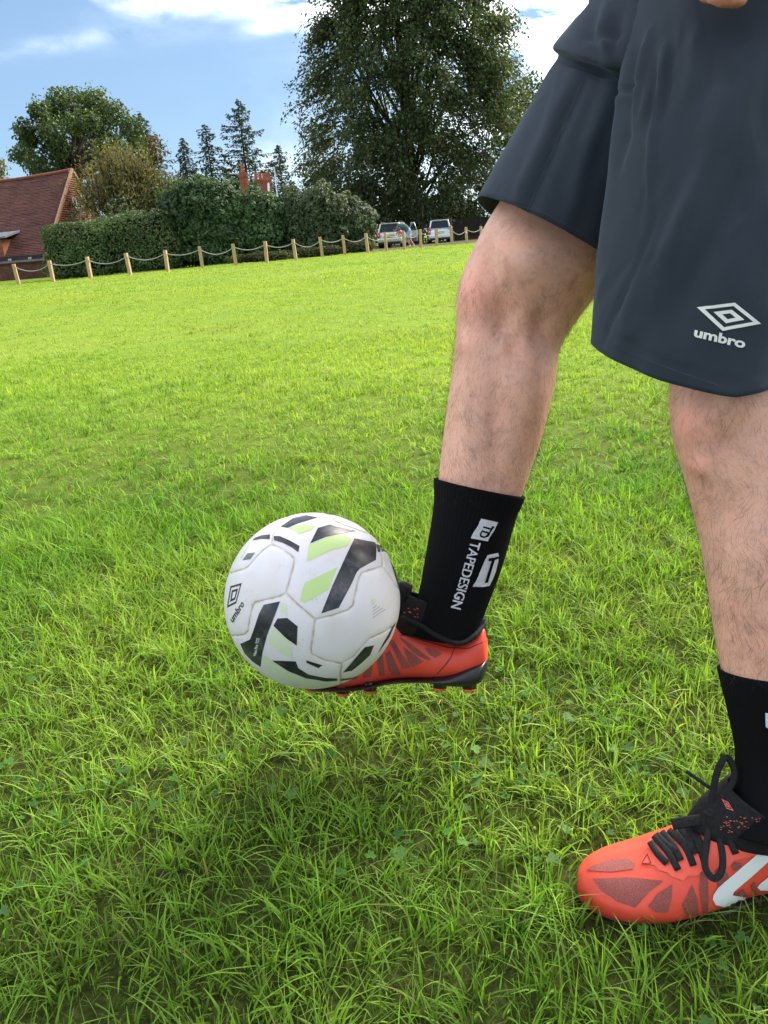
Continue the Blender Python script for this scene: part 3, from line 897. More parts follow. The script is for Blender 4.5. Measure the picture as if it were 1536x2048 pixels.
for (a, b_, c, d) in [(-.34, -.27, -.34, .34), (.27, .34, -.34, .34), (-.27, .27, -.34, -.27), (-.27, .27, .27, .34), (-.03, .03, -.27, .27)]:
    fr.box((XG + .055, wc[1] + a, wc[2] + c), (XG + .1, wc[1] + b_, wc[2] + d))
bpart('window_frame', fr, M_WHITE, win)
# walls below the eaves: brick plinth, dark timber band with pale rafter blocks
zt = on_y(40, 524, ye)[2]
bpart('brick_wall', MB().box((XG - LEN, ye - .12, gb), (XG, yb, zt)), M_BRICK)
bpart('timber_band', MB().box((XG - LEN, ye + .05, zt), (XG - .02, yb - .05, ze + .1)), M_DARKTIMBER)
bpart('wall_plate', MB().box((XG - LEN, ye - .2, zt - .02), (XG + .06, ye + .06, zt + .1)), M_LEAD)
for k in range(8):
    bpart('rafter_block', MB().box((XG - .9 - k * 1.2, ye - .12, zt + .11), (XG - .75 - k * 1.2, ye + .04, ze - .03)), M_PALE)
# small dormer at the left edge
dc = on_y(5, 478, ye + 1.0)
dm = MB(); dm.box((dc[0] - 2.2, ye + .35, ze + .05), (dc[0] + .18, ye + 3.5, dc[2] - .03))
dorm = bpart('dormer', dm, M_HUNG)
lm_ = MB(); lm_.add([(dc[0] - 2.4, ye + .15, dc[2] - .05), (dc[0] + .55, ye + .15, dc[2] + .02), (dc[0] + .55, ye + 3.4, dc[2] + .5), (dc[0] - 2.4, ye + 3.4, dc[2] + .45),
                  (dc[0] - 2.4, ye + .15, dc[2] + .05), (dc[0] + .55, ye + .15, dc[2] + .12), (dc[0] + .55, ye + 3.4, dc[2] + .6), (dc[0] - 2.4, ye + 3.4, dc[2] + .55)],
                 [(0, 1, 2, 3), (4, 5, 6, 7), (0, 1, 5, 4), (1, 2, 6, 5), (2, 3, 7, 6), (3, 0, 4, 7)])
bpart('dormer_roof', lm_, M_LEAD, dorm)
bpart('dormer_window', MB().box((dc[0] - 1.9, ye + .30, ze + .25), (dc[0] - .1, ye + .345, dc[2] - .2)), M_WHITE, dorm)

# ------------------------------------------------------------------ chimney house behind the shrubs
M_CHIM = simple('orange_brick', (.26, .085, .05), (.34, .125, .075), 5, .85, .2, .4, 20, .02)
M_POT = simple('chimney_pot', (.42, .13, .07), (.5, .2, .11), 8, .8, .2)
M_ROOF2 = tiles('red_roof_tile', [(.22, .065, .045), (.28, .09, .06), (.12, .04, .03)], .17, .1, 'XZ', .01)
DH = 60.0
b0 = at_ground(525, DH)
house = tag(empty('brick_house', b0), 'red roofed house with tall orange chimney stacks half hidden by the shrubs', 'house')
def hp(name, mb, mat, parent=None, **k):
    me = mb.mesh(name, mat, **k); me.transform(Matrix.Translation(-Vector(b0))); return obj(name, me, parent or house)
A, B_ = P(502, 372, DH), P(531, 367, DH)
Xh = B_[0]; zr2 = B_[2]; ze2 = zr2 - 3.2; yr2 = B_[1]
wl_ = MB().box((A[0] - .6, yr2 - 3.0, float(b0[2]) - .2), (Xh - .1, yr2 + 3.0, ze2))
hp('wall', wl_, M_CHIM)
rf = MB()
for s in (-1, 1):
    V = [(A[0] - .7, yr2 + s * 3.4, ze2 - .3), (Xh + .2, yr2 + s * 3.4, ze2 - .3), (Xh + .2, yr2, zr2), (A[0] - .7, yr2, zr2)]
    V += [(x, y, z - .12) for x, y, z in V]
    rf.add(V, [(0, 1, 2, 3), (7, 6, 5, 4), (0, 1, 5, 4), (1, 2, 6, 5), (3, 0, 4, 7)])
rf_o = hp('roof', rf, M_ROOF2)
hp('gable', MB().add([(Xh - .1, yr2 - 2.9, ze2), (Xh - .1, yr2 + 2.9, ze2), (Xh - .1, yr2, zr2 - .2), (Xh - .4, yr2 - 2.9, ze2), (Xh - .4, yr2 + 2.9, ze2), (Xh - .4, yr2, zr2 - .2)],
    [(0, 1, 2), (5, 4, 3), (0, 3, 4, 1), (1, 4, 5, 2), (2, 5, 3, 0)]), M_DARKTIMBER)
vb = MB(); vb.tube([(Xh + .22, yr2 - 3.42, ze2 - .32), (Xh + .22, yr2, zr2 - .02)], .09, 4); vb.tube([(Xh + .22, yr2 + 3.42, ze2 - .32), (Xh + .22, yr2, zr2 - .02)], .09, 4)
hp('verge_board', vb, M_WHITE)
for (x0, x1, top, bot, npot, dd) in [(478, 493, 346, 385, 1, -1.0), (508, 526, 362, 385, 2, 1.6), (526, 541, 362, 388, 3, 1.0)]:
    a, b_ = P(x0, top, DH + dd), P(x1, top, DH + dd)
    ch = hp('chimney', MB().box((a[0], a[1] - .35, a[2] - 3.4), (b_[0], a[1] + .35, a[2])).box((a[0] - .05, a[1] - .4, a[2] - .32), (b_[0] + .05, a[1] + .4, a[2] - .12)), M_CHIM)
    for q in range(npot):
        x = a[0] + (b_[0] - a[0]) * (q + .5) / npot
        pt = MB(); pt.tube([(x, a[1], a[2] - .02), (x, a[1], a[2] + .08), (x, a[1], a[2] + .45), (x, a[1], a[2] + .5), (x, a[1], a[2] + .56)], [.15, .14, .11, .14, .14], 10)
        hp('chimney_pot', pt, M_POT, ch, smooth=True)
ar = MB(); a = P(485, 348, DH - 1)
ar.tube([a, a + np.array([-.03, 0, 1.5])], .025, 6)
tp = a + np.array([-.03, 0, 1.2])
ar.tube([tp + np.array([-.6, 0, 0]), tp + np.array([.65, 0, .02])], .018, 5)
for q in range(7): ar.tube([tp + np.array([-.5 + q * .16, -.25, 0]), tp + np.array([-.5 + q * .16, .25, 0])], .01, 4)
hp('aerial', ar, M_LEAD)
a, b_ = P(554, 384, DH - 2), P(549, 338, DH - 2)
fp = tag(empty('flag_pole', (a[0], a[1], float(gz(a[0], a[1])))), 'thin white pole standing beside the chimney house', 'pole')
me = MB().tube([(0, 0, -.2), (0, 0, b_[2] - float(gz(a[0], a[1])))], [.06, .045], 8).mesh('pole_shaft', M_WHITE, True)
obj('pole_shaft', me, fp)
obj('pole_cap', MB().tube([(0, 0, b_[2] - float(gz(a[0], a[1])) - .01), (0, 0, b_[2] - float(gz(a[0], a[1])) + .1)], [.07, .03], 8).mesh('pole_cap', M_WHITE, True), fp)

# ------------------------------------------------------------------ dark board fence right of the cars
M_BOARD = simple('dark_boards', (.016, .012, .011), (.036, .026, .022), 4, .85, .15, .4, 30, .02)
M_PIER = simple('brown_pier', (.12, .075, .04), (.2, .13, .07), 6, .9, .2)
f0 = at_ground(905, 60); f1 = at_ground(1900, 64)
bf = tag(empty('board_fence', f0), 'tall dark brown close board fence beyond the second car', 'fence')
Lf = np.linalg.norm((f1 - f0)[:2]); ang = math.atan2(f1[1] - f0[1], f1[0] - f0[0]); bf.rotation_euler = (0, 0, ang)
H = P(905, 439, 60)[2] - f0[2]
k = 0
me_board = MB().box((.004, -.012, .05), (.146, .014, H)).mesh('board', M_BOARD, bevel=.004, segs=1)
while k * .15 < min(Lf, 42) and k < 280:
    o = obj('board', me_board, bf); o.location = (k * .15, -.012 * (k % 2), random.uniform(-.02, .02)); k += 1
for q in range(0, 15):
    o = obj('fence_stake', MB().box((-.06, -.1, -.2), (.06, .0, H + .15)).mesh('fence_stake', M_PIER if q == 0 else M_BOARD, bevel=.01, segs=1), bf); o.location = (q * 2.85 - .07, -.03, 0)
pr = P(899, 440, 60)
pg = float(gz(pr[0], pr[1]))
pier = tag(empty('gate_pier', (pr[0], pr[1], pg)), 'short brown pier between second car and dark board fence', 'pier')
obj('pier_shaft', MB().box((-.22, -.22, -.2), (.22, .22, pr[2] - pg - .08)).mesh('pier_shaft', M_PIER, bevel=.02), pier)
obj('pier_cap', MB().box((-.27, -.27, pr[2] - pg - .08), (.27, .27, pr[2] - pg), taper=.8).mesh('pier_cap', M_PIER, bevel=.01), pier)

# ------------------------------------------------------------------ cars
M_TYRE = simple('tyre_rubber', (.012, .012, .012), (.02, .02, .02), 20, .85, .2)
M_RIM = simple('alloy_rim', (.5, .5, .5), rough=.35, metal=.8)
M_RED = simple('red_lens', (.55, .02, .02), rough=.12, spec=.6, coat=.6)
M_CLEAR = simple('clear_lens', (.75, .72, .68), rough=.12, spec=.6)
M_PLATE = simple('yellow_plate', (.62, .45, .06), rough=.5)
M_TRIM = simple('black_trim', (.015, .015, .016), rough=.5)
def quad_panel(corners, off, t=.012, inset=.0):
    """thin panel lying off a face given by four corners"""
    c = [np.array(p, float) for p in corners]
    n = np.cross(c[1] - c[0], c[3] - c[0]); n /= np.linalg.norm(n)
    mid = sum(c) / 4
    c = [mid + (p - mid) * (1 - inset) for p in c]
    return [p + n * off for p in c] + [p + n * (off + t) for p in c], [(3, 2, 1, 0), (4, 5, 6, 7), (0, 1, 5, 4), (1, 2, 6, 5), (2, 3, 7, 6), (3, 0, 4, 7)]
def car(name, base, rz, paint, label, W=.85, H=1.5, L=4.2, door_open=False, light='round', belt=.93):
    t = tag(empty(name, base, rz), label, 'car', 'parked cars')
    # body: sections along the length (y from the tail), half outline sill -> belt
    secs = [(.0, .80, .34, .86), (.06, .93, .30, .93), (.35, 1.0, .24, belt + .02), (1.2, 1.0, .2, belt), (2.4, 1.0, .2, belt - .01), (3.1, 1.0, .22, belt - .05), (3.7, .96, .24, .80), (4.05, .86, .28, .70), (4.2, .66, .34, .58)]
    V, F = [], []
    n = 12
    for (y, wf, z0, z1) in secs:
        w = W * wf
        pr = [(-w * .9, z0), (-w * .99, z0 + .1), (-w * 1.0, z0 + (z1 - z0) * .5), (-w * .985, z1 - .10), (-w * .93, z1 - .02), (-w * .5, z1 + .01),
              (w * .5, z1 + .01), (w * .93, z1 - .02), (w * .985, z1 - .10), (w * 1.0, z0 + (z1 - z0) * .5), (w * .99, z0 + .1), (w * .9, z0)]
        V += [(x, y * L / 4.2, z) for x, z in pr]
    for i in range(len(secs) - 1):
        for k in range(n): F.append((i * n + k, i * n + (k + 1) % n, (i + 1) * n + (k + 1) % n, (i + 1) * n + k))
    F += [tuple(range(n)), tuple((len(secs) - 1) * n + k for k in range(n))]
    body = obj('body', MB().add(V, F).mesh('body', paint, True), t)
    # cabin frustum
    yb0, yb1, yt0, yt1 = .05, L * .76, .30, L * .56
    wb, wt = W * .93, W * .74
    zb_, zt_ = belt - .02, H
    cb = [(-wb, yb0, zb_), (wb, yb0, zb_), (wb, yb1, zb_), (-wb, yb1, zb_), (-wt, yt0, zt_), (wt, yt0, zt_), (wt, yt1, zt_), (-wt, yt1, zt_)]
    obj('cabin', MB().add(cb, [(0, 1, 5, 4), (1, 2, 6, 5), (2, 3, 7, 6), (3, 0, 4, 7), (4, 5, 6, 7), (3, 2, 1, 0)]).mesh('cabin', paint, True, bevel=.05, segs=3), t)
    def lerp4(c, u, v):
        a = np.array(c[0]) * (1 - u) + np.array(c[1]) * u; d = np.array(c[3]) * (1 - u) + np.array(c[2]) * u
        return a * (1 - v) + d * v
    rear = [cb[0], cb[1], cb[5], cb[4]]
    def pane(nm, face, u0, u1, v0, v1, mat, par=t, off=.004):
        c = [lerp4(face, u0, v0), lerp4(face, u1, v0), lerp4(face, u1, v1), lerp4(face, u0, v1)]
        V, F = quad_panel(c, off)
        return obj(nm, MB().add(V, F).mesh(nm, mat), par)
    pane('rear_window', rear, .07, .93, .10, .86, M_GLASS)
    for sgn in (1, -1):
        face = [cb[1], cb[2], cb[6], cb[5]] if sgn > 0 else [cb[3], cb[0], cb[4], cb[7]]
        for (u0, u1) in ((.07, .27), (.30, .54), (.57, .86)):
            uu = (u0, u1) if sgn > 0 else (1 - u1, 1 - u0)
            pane('side_window', face, *uu, .14, .84, M_GLASS)
    pane('windscreen', [cb[2], cb[3], cb[7], cb[6]], .08, .92, .1, .9, M_GLASS)
    # bumper, plate, lights, handle, wiper
    obj('bumper', MB().box((-W * .93, -.09, .36), (W * .93, .18, .60)).mesh('bumper', paint, True, bevel=.06, segs=3), t)
    obj('bumper_trim', MB().box((-W * .84, -.075, .25), (W * .84, .12, .365)).mesh('bumper_trim', M_TRIM, bevel=.02), t)
    pl = obj('number_plate', MB().box((-.26, -.045, .68), (.26, -.012, .79)).mesh('number_plate', M_PLATE), t)
    obj('plate_recess', MB().box((-.36, -.03, .64), (.36, .03, .845)).mesh('plate_recess', paint, bevel=.01), t)
    for sgn in (-1, 1):
        if light == 'round':
            lb = MB()
            for (dx, zc, r) in ((0, .86, .12), (-.04, .74, .10)):
                x = sgn * (W * .86 + dx)
                lb.tube([(x, -.03, zc), (x, .14, zc)], [(r, r), (r * 1.1, r * 1.1)], 14)
            ob_ = obj('tail_light', lb.mesh('tail_light', M_RED, True), t)
            obj('reverse_lens', MB().tube([(sgn * W * .84, -.045, .79), (sgn * W * .84, .02, .79)], .045, 10).mesh('reverse_lens', M_CLEAR, True), ob_)
        else:
            x0, x1 = sorted((sgn * W * .80, sgn * W * .985))
            ob_ = obj('tail_light', MB().box((x0, -.035, .62), (x1, .2, 1.12)).mesh('tail_light', M_RED, True, bevel=.035), t)
            obj('reverse_lens', MB().box((x0 + .03, -.042, .76), (x1 - .03, .02, .86)).mesh('reverse_lens', M_CLEAR), ob_)
        obj('roof_rail', MB().tube(smooth_curve([(sgn * wt * .93, yt0 + .15, zt_ - .01), (sgn * wt * .93, yt0 + .3, zt_ + .06), (sgn * wt * .93, yt1 - .4, zt_ + .06), (sgn * wt * .93, yt1 - .2, zt_ - .01)], 4), .022, 6).mesh('roof_rail', M_TRIM, True), t)
        for yy in (.75, L - .85):
            w = obj('wheel', MB().tube([(sgn * (W - .2), yy, .31), (sgn * (W - .19), yy, .31), (sgn * (W + .0), yy, .31), (sgn * (W + .015), yy, .31)], [.28, .31, .31, .27], 24).mesh('wheel', M_TYRE, True), t)
            obj('rim', MB().tube([(sgn * (W + .005), yy, .31), (sgn * (W + .025), yy, .31)], [.2, .17], 20).mesh('rim', M_RIM, True), w)
            obj('wheel_arch', MB().tube([(sgn * (W - .25), yy, .34), (sgn * (W + .006), yy, .34)], .36, 24).mesh('wheel_arch', M_TRIM), t)
        mz = belt + .07
        obj('wing_mirror', MB().box((min(sgn * W, sgn * (W + .18)), L * .66, mz - .07), (max(sgn * W, sgn * (W + .18)), L * .66 + .1, mz + .07)).mesh('wing_mirror', paint, True, bevel=.03), t)
    obj('rear_wiper', MB().tube([(0, .035, belt + .05), (.3, .10, belt + .14)], .008, 5).mesh('rear_wiper', M_TRIM), t)
    obj('spoiler', MB().box((-wt * .9, yt0 - .14, H - .04), (wt * .9, yt0 + .12, H + .005)).mesh('spoiler', paint, True, bevel=.018), t)
    if door_open:
        d = MB(); d.add([(0, 0, .3), (0, -1.0, .3), (0, -1.05, belt), (0, 0, belt), (.06, 0, .3), (.06, -1.0, .3), (.06, -1.05, belt), (.06, 0, belt)],
                        [(0, 1, 2, 3), (7, 6, 5, 4), (0, 1, 5, 4), (1, 2, 6, 5), (2, 3, 7, 6), (3, 0, 4, 7)])
        dr = obj('front_door', d.mesh('front_door', paint, True, bevel=.02), t)
        dr.location = (W + .02, L * .62, 0); dr.rotation_euler = (0, 0, rad(38))
        obj('door_glass_frame', MB().tube([(.03, -1.03, belt), (-.08, -.86, H - .06), (-.08, -.45, H - .05), (.0, -.02, belt)], .028, 6).mesh('door_glass_frame', paint, True), dr)
        obj('door_glass', MB().add([(.03, -1.0, belt), (-.07, -.84, H - .08), (-.07, -.46, H - .07), (.01, -.04, belt)], [(0, 1, 2, 3)]).mesh('door_glass', M_GLASS), dr)
    return t
M_SILVERGREEN = simple('pale_green_silver_paint', (.55, .59, .52), rough=.3, spec=.5, metal=.25, coat=.8)
M_SILVER = simple('silver_paint', (.68, .7, .75), rough=.3, spec=.5, metal=.25, coat=.8)
c1p = at_ground(778.5, 49.0)
car('parked_car', c1p, rad(-13), M_SILVERGREEN, 'pale green silver estate car with its front door open', W=.84, H=1.5, door_open=True)
c2p = at_ground(880.5, 55.5)
car('parked_car', c2p, rad(-3), M_SILVER, 'silver people carrier parked right of the open doored car', W=.86, H=1.58, light='tall', belt=.98)

# ------------------------------------------------------------------ the man leaning into the estate car
M_SKIN2 = simple('man_skin', (.46, .27, .19), rough=.55)  # one even skin tone for the far figure
M_TEAL = simple('teal_cotton', (.075, .125, .13), (.1, .16, .16), 8, .9, .1)
M_PALEBLUE = simple('pale_denim', (.27, .36, .5), (.36, .45, .6), 8, .9, .1)
M_HAIR = simple('brown_hair', (.04, .026, .016), (.07, .045, .03), 60, .7, .2)
pf = at_ground(816, 47.6)
man = tag(empty('person', pf, rad(8)), 'person in teal top and pale blue shorts bending into the open car', 'person')
bm_ = MB()
def lim(pts, rs, n=10): bm_.tube(smooth_curve(pts, 4), list(np.interp(np.linspace(0, 1, (len(pts) - 1) * 4 + 1), np.linspace(0, 1, len(rs)), rs)), n)
lim([(.10, -.1, .04), (.08, -.02, .10), (-.02, .0, .46), (.0, .04, .88)], [.04, .042, .065, .09])
lim([(.38, .06, .04), (.34, .10, .10), (.12, .08, .46), (.04, .10, .88)], [.04, .042, .065, .09])
lim([(.10, -.12, .03), (.02, -.13, .04), (-.1, -.14, .03)], [.045, .045, .03]); lim([(.40, .05, .03), (.32, .04, .04), (.2, .03, .03)], [.045, .045, .03])
lim([(.02, .08, .85), (-.02, .08, 1.0), (-.25, .12, 1.2), (-.5, .15, 1.2), (-.62, .16, 1.12)], [.15, .16, .17, .17, .08], 14)
lim([(-.62, .16, 1.12), (-.74, .18, 1.06), (-.84, .2, 1.0)], [.06, .1, .07], 12)
lim([(-.5, -.02, 1.15), (-.55, .0, .95), (-.7, .1, .8)], [.055, .045, .035]); lim([(-.5, .32, 1.15), (-.55, .3, .95), (-.7, .25, .8)], [.055, .045, .035])
obj('body', bm_.mesh('body', M_SKIN2, True), man)
bm_ = MB()
lim([(.06, .05, .84), (.0, .08, .98), (-.22, .12, 1.2), (-.48, .15, 1.21), (-.58, .16, 1.16)], [.165, .185, .195, .195, .12], 16)
lim([(-.48, -.0, 1.16), (-.54, .0, 1.0)], [.075, .07]); lim([(-.48, .31, 1.16), (-.54, .3, 1.0)], [.075, .07])
obj('shirt', bm_.mesh('shirt', M_TEAL, True), man)
bm_ = MB()
lim([(-.02, .0, .50), (.01, .02, .7), (.05, .05, .9), (.0, .08, 1.02)], [.115, .135, .17, .175], 14); lim([(.10, .08, .5), (.07, .09, .7), (.05, .10, .9)], [.115, .14, .17], 14)
obj('shorts', bm_.mesh('shorts', M_PALEBLUE, True), man)
bm_ = MB(); lim([(-.66, .17, 1.15), (-.76, .18, 1.10), (-.82, .19, 1.05)], [.06, .105, .07], 12)
obj('hair', bm_.mesh('hair', M_HAIR, True), man)
# ------------------------------------------------------------------ the football
BR_ = .11
BC = P(626, 1199.5, .972)
bz = CAM - BC; bz /= np.linalg.norm(bz)
bx = np.cross(CU, bz); bx /= np.linalg.norm(bx); by = np.cross(bz, bx)
def Zb(p): return (430 + p[0] / 3.84, 1000 + p[1] / 3.84)
def ball_local(px, py, clamp=False):
    d = cray(px, py); d = d / np.linalg.norm(d)
    oc = CAM - BC
    bq = oc @ d; cq = oc @ oc - BR_ ** 2
    disc = bq * bq - cq
    if disc < 0:
        q = CAM + d * (-bq) - BC
        r = math.hypot(q @ bx, q @ by)
        s = .985 if clamp else max(1.0, r / BR_)
        return np.array([q @ bx / r * s, q @ by / r * s])
    h = CAM + d * (-bq - math.sqrt(disc)) - BC
    return np.array([h @ bx, h @ by]) / BR_
def ball_map(px, py, off):
    a, b_ = ball_local(px, py, True)
    c = math.sqrt(max(0, 1 - a * a - b_ * b_))
    return (bx * a + by * b_ + bz * c) * (BR_ + off)
n1, n2, n3, n4, n6 = (432, 338), (545, 715), (770, 920), (1290, 510), (975, 1262)
S12 = [n1, (510, 370), (580, 420), (612, 450), (600, 510), (575, 610), n2]
S1L = [n1, (370, 380), (320, 430), (255, 505), (220, 528), (130, 555), (60, 580)]
S1T = [n1, (440, 265), (480, 215), (505, 175), (600, 110), (680, 60)]
S2L = [n2, (490, 745), (305, 788), (285, 820), (262, 920), (250, 1010), (220, 1038), (150, 1045), (60, 1050)]
S23 = [n2, (640, 810), n3]
S34 = [n3, (900, 890), (1025, 848), (1062, 810), (1085, 700), (1108, 600), (1130, 560), (1200, 535), n4]
S4T = [n4, (1290, 440), (1262, 370), (1222, 300), (1150, 245), (1000, 190), (930, 160), (830, 110), (770, 60)]
S4R = [n4, (1340, 570), (1390, 660), (1420, 705), (1480, 740)]
S36 = [n3, (760, 1000), (738, 1150), (745, 1190), (850, 1240), n6]
S6R = [n6, (1060, 1210), (1165, 1095), (1185, 1070), (1300, 1020), (1350, 985), (1440, 930)]
S6D = [n6, (965, 1330), (950, 1430), (940, 1500)]
PAN = [S12 + S2L[1:] + [(-300, 1050), (-300, 580)] + S1L[::-1],
       S12 + S23[1:] + S34[1:] + S4T[1:] + S1T[::-1],
       S4R + [(1700, 740), (1700, 930)] + S6R[::-1] + S36[::-1][1:] + S34[1:],
       S23 + S36[1:] + S6D[1:] + [(940, 1800), (-300, 1800), (-300, 1050)] + S2L[::-1],
       S6R + [(1800, 930), (1800, 1800), (940, 1800)] + S6D[::-1],
       S1L + [(-300, 580), (-300, -300), (680, -300)] + S1T[::-1],
       S4T + [(770, -300), (1800, -300), (1800, 740)] + S4R[::-1]]
def far_local(p):
    px, py = Zb(p)
    d = cray(px, py); d = d / np.linalg.norm(d)
    oc = BC - CAM; t = oc @ d
    q = CAM + d * t - BC
    r = math.hypot(q @ bx, q @ by) / BR_
    if r < .98: return ball_local(px, py)
    return np.array([q @ bx, q @ by]) / BR_ * 1.08
def inside(pts, poly):
    x, y = pts[:, 0], pts[:, 1]; r = np.zeros(len(pts), bool)
    n = len(poly)
    for i in range(n):
        (x0, y0), (x1, y1) = poly[i], poly[(i + 1) % n]
        if y0 == y1: continue
        c = ((y0 > y) != (y1 > y)) & (x < (x1 - x0) * (y - y0) / (y1 - y0) + x0)
        r ^= c
    return r
bm = bmesh.new(); bmesh.ops.create_icosphere(bm, subdivisions=8, radius=1.0)
me = bpy.data.meshes.new('tmp'); bm.to_mesh(me); bm.free()
SV = np.zeros(len(me.vertices) * 3); me.vertices.foreach_get('co', SV); SV = SV.reshape(-1, 3)
SF = np.zeros(len(me.polygons) * 3, dtype=np.int32); me.polygons.foreach_get('vertices', SF); SF = SF.reshape(-1, 3)
bpy.data.meshes.remove(me)
# seam distance in the ball's own frame (local x, y, |z|)
kd_pts = []
for s in (S12, S1L, S1T, S2L, S23, S34, S4T, S4R, S36, S6R, S6D):
    L = [far_local(p) for p in s]
    for a, b_ in zip(L[:-1], L[1:]):
        for t in np.linspace(0, 1, 60):
            q = a * (1 - t) + b_ * t
            r = q @ q
            if r < 1: kd_pts.append((q[0], q[1], math.sqrt(1 - r)))
kp = np.array(kd_pts)
fold = SV.copy(); fold[:, 2] = np.abs(fold[:, 2])
dist = np.full(len(SV), 9.0)
kd = KDTree(len(kp))
for i_, p in enumerate(kp): kd.insert(p, i_)
kd.balance()
for i_ in range(len(fold)): dist[i_] = kd.find(fold[i_])[2]
dist *= BR_
depth = .0010 * np.exp(-(dist / .0011) ** 2) + .0005 * np.exp(-(dist / .005) ** 2)
ang3 = SV * 40
sn = vnoise(SV[:, 0] * 22 + SV[:, 2] * 9, SV[:, 1] * 22 - SV[:, 2] * 7, 2); sn2 = vnoise(SV[:, 0] * 70 + 3, SV[:, 1] * 70 + SV[:, 2] * 40, 6)
dirt = np.clip(np.exp(-(dist / .0012) ** 2) * (.25 + .85 * sn) + .22 * np.exp(-(dist / .004) ** 2) * sn * sn2, 0, 1)
col = np.array([.755, .72, .735])[None] * (1 - dirt[:, None]) + np.array([.47, .38, .25])[None] * dirt[:, None]
blot = vnoise(SV[:, 0] * 5 + 7, SV[:, 1] * 5 + SV[:, 2] * 4, 12)
col *= (1 - .16 * np.clip(blot - .5, 0, 1)[:, None] * np.array([.7, .9, 1.6]))
stain = np.clip(vnoise(SV[:, 0] * 3 + 2, SV[:, 1] * 9 + SV[:, 2] * 3, 14) * sn2 - .5, 0, 1)[:, None]
col = col * (1 - stain) + np.array([.42, .44, .26]) * stain
BV = (SV[:, :1] * bx + SV[:, 1:2] * by + SV[:, 2:] * bz) * (BR_ - depth)[:, None]
cen = (SV[SF[:, 0]] + SV[SF[:, 1]] + SV[SF[:, 2]]) / 3
cen = cen[:, :2] / np.linalg.norm(cen, axis=1, keepdims=True)
lab = np.full(len(SF), 1)
for k, pl in enumerate(PAN):
    lab[inside(cen, [far_local(p) for p in pl])] = k
m, nt, b = new_mat('ball_cover')
at = nnode(nt, 'ShaderNodeAttribute', attribute_name='Col')
sc_ = ramp(nt, noise(nt, 26, 8, .75), [(.28, (.72, .70, .68)), (.42, (1, 1, 1)), (.7, (1, 1, 1))])
mm = nnode(nt, 'ShaderNodeMix', data_type='RGBA', blend_type='MULTIPLY'); mm.inputs['Factor'].default_value = .55
nt.links.new(at.outputs['Color'], mm.inputs[6]); nt.links.new(sc_, mm.inputs[7]); nt.links.new(mm.outputs[2], b.inputs['Base Color'])
b.inputs['Roughness'].default_value = .38; b.inputs['Specular IOR Level'].default_value = .45
bump(nt, b, noise(nt, 420, 2), .10, .001)
M_BALL = m
def printmat(name, c, rough=.35, scuff=.3, stripes=None):
    m, nt, b = new_mat(name)
    n = noise(nt, 60, 7, .75)
    f = ramp(nt, n, [(.50, c), (.72, tuple(v * (1 - scuff) + .6 * scuff for v in c))])
    if stripes:
        tc = nnode(nt, 'ShaderNodeTexCoord'); w = nnode(nt, 'ShaderNodeTexWave', bands_direction='DIAGONAL'); w.inputs['Scale'].default_value = 260
        w.inputs['Distortion'].default_value = 1.5; w.inputs['Detail Scale'].default_value = .3
        nt.links.new(tc.outputs['Object'], w.inputs['Vector'])
        mx = nnode(nt, 'ShaderNodeMix', data_type='RGBA')
        nt.links.new(w.outputs['Fac'], mx.inputs['Factor'])
        nt.links.new(f, mx.inputs[6]); mx.inputs[7].default_value = (*stripes, 1)
        f = mx.outputs[2]
    nt.links.new(f, b.inputs['Base Color'])
    b.inputs['Roughness'].default_value = rough
    return m
M_BLACKPRINT = printmat('black_print', (.018, .02, .026), .32, .16)
M_LIME = printmat('lime_print', (.50, .68, .22), .4, .2, (.58, .72, .33))
M_PALELIME = printmat('pale_lime_print', (.60, .72, .42), .4, .2, (.68, .73, .58))
M_WHITEPRINT = simple('white_print', (.75, .75, .75), rough=.5)
M_GREYPRINT = simple('grey_print', (.42, .42, .4), rough=.5)
ball = tag(empty('football', BC), 'scuffed white football with black and lime flashes held against the raised boot', 'football')
panels = []
for k in range(7):
    F = SF[lab == k]
    idx, inv = np.unique(F, return_inverse=True)
    panels.append(obj('panel', np_mesh('panel', BV[idx], inv.reshape(-1, 3), M_BALL, col[idx], True), ball))
def bprint(name, polys, mat, panel, off=.00035, step=5):
    polys = [[Zb(p) for p in q] if not isinstance(q, tuple) else q for q in polys]
    mb = MB()
    for poly in polys:
        v2, f2 = poly if isinstance(poly, tuple) else tess(poly, step)
        mb.add([ball_map(x, y, off) for x, y in v2], f2)
    me = bpy.data.meshes.new(name); me.from_pydata(mb.v, [], mb.f)
    bm = bmesh.new(); bm.from_mesh(me)
    for f in bm.faces:
        f.smooth = True
        if f.normal.dot(f.calc_center_median()) < 0: f.normal_flip()
    bm.to_mesh(me); bm.free(); me.materials.append(mat)
    return obj(name, me, panels[panel])
bprint('black_flash', [[(452, 277), (500, 279), (575, 312), (650, 355), (640, 402), (590, 365), (520, 330), (452, 308)], [(505, 205), (600, 140), (700, 118), (790, 135), (740, 150), (640, 180), (560, 215)],
                       [(730, 335), (790, 215), (880, 190), (930, 205), (1085, 240), (960, 260), (850, 285)],
                       [(1070, 295), (1225, 325), (1240, 345), (1235, 460), (1112, 528), (1088, 555), (1040, 660), (950, 828), (815, 872), (900, 660), (1010, 420)]], M_BLACKPRINT, 1)
bprint('lime_flash', [[(720, 345), (850, 290), (960, 262), (1020, 285), (1045, 290), (1020, 350), (880, 390), (705, 475)], [(690, 635), (940, 515), (870, 690), (690, 790), (655, 775), (670, 690)],
                      [(570, 215), (650, 190), (770, 200), (740, 230), (650, 260)]], M_LIME, 1)
bprint('black_flash', [[(422, 265), (360, 272), (310, 290), (285, 312), (350, 300), (422, 300)], [(250, 410), (308, 404), (270, 455), (210, 465)]], M_BLACKPRINT, 5)
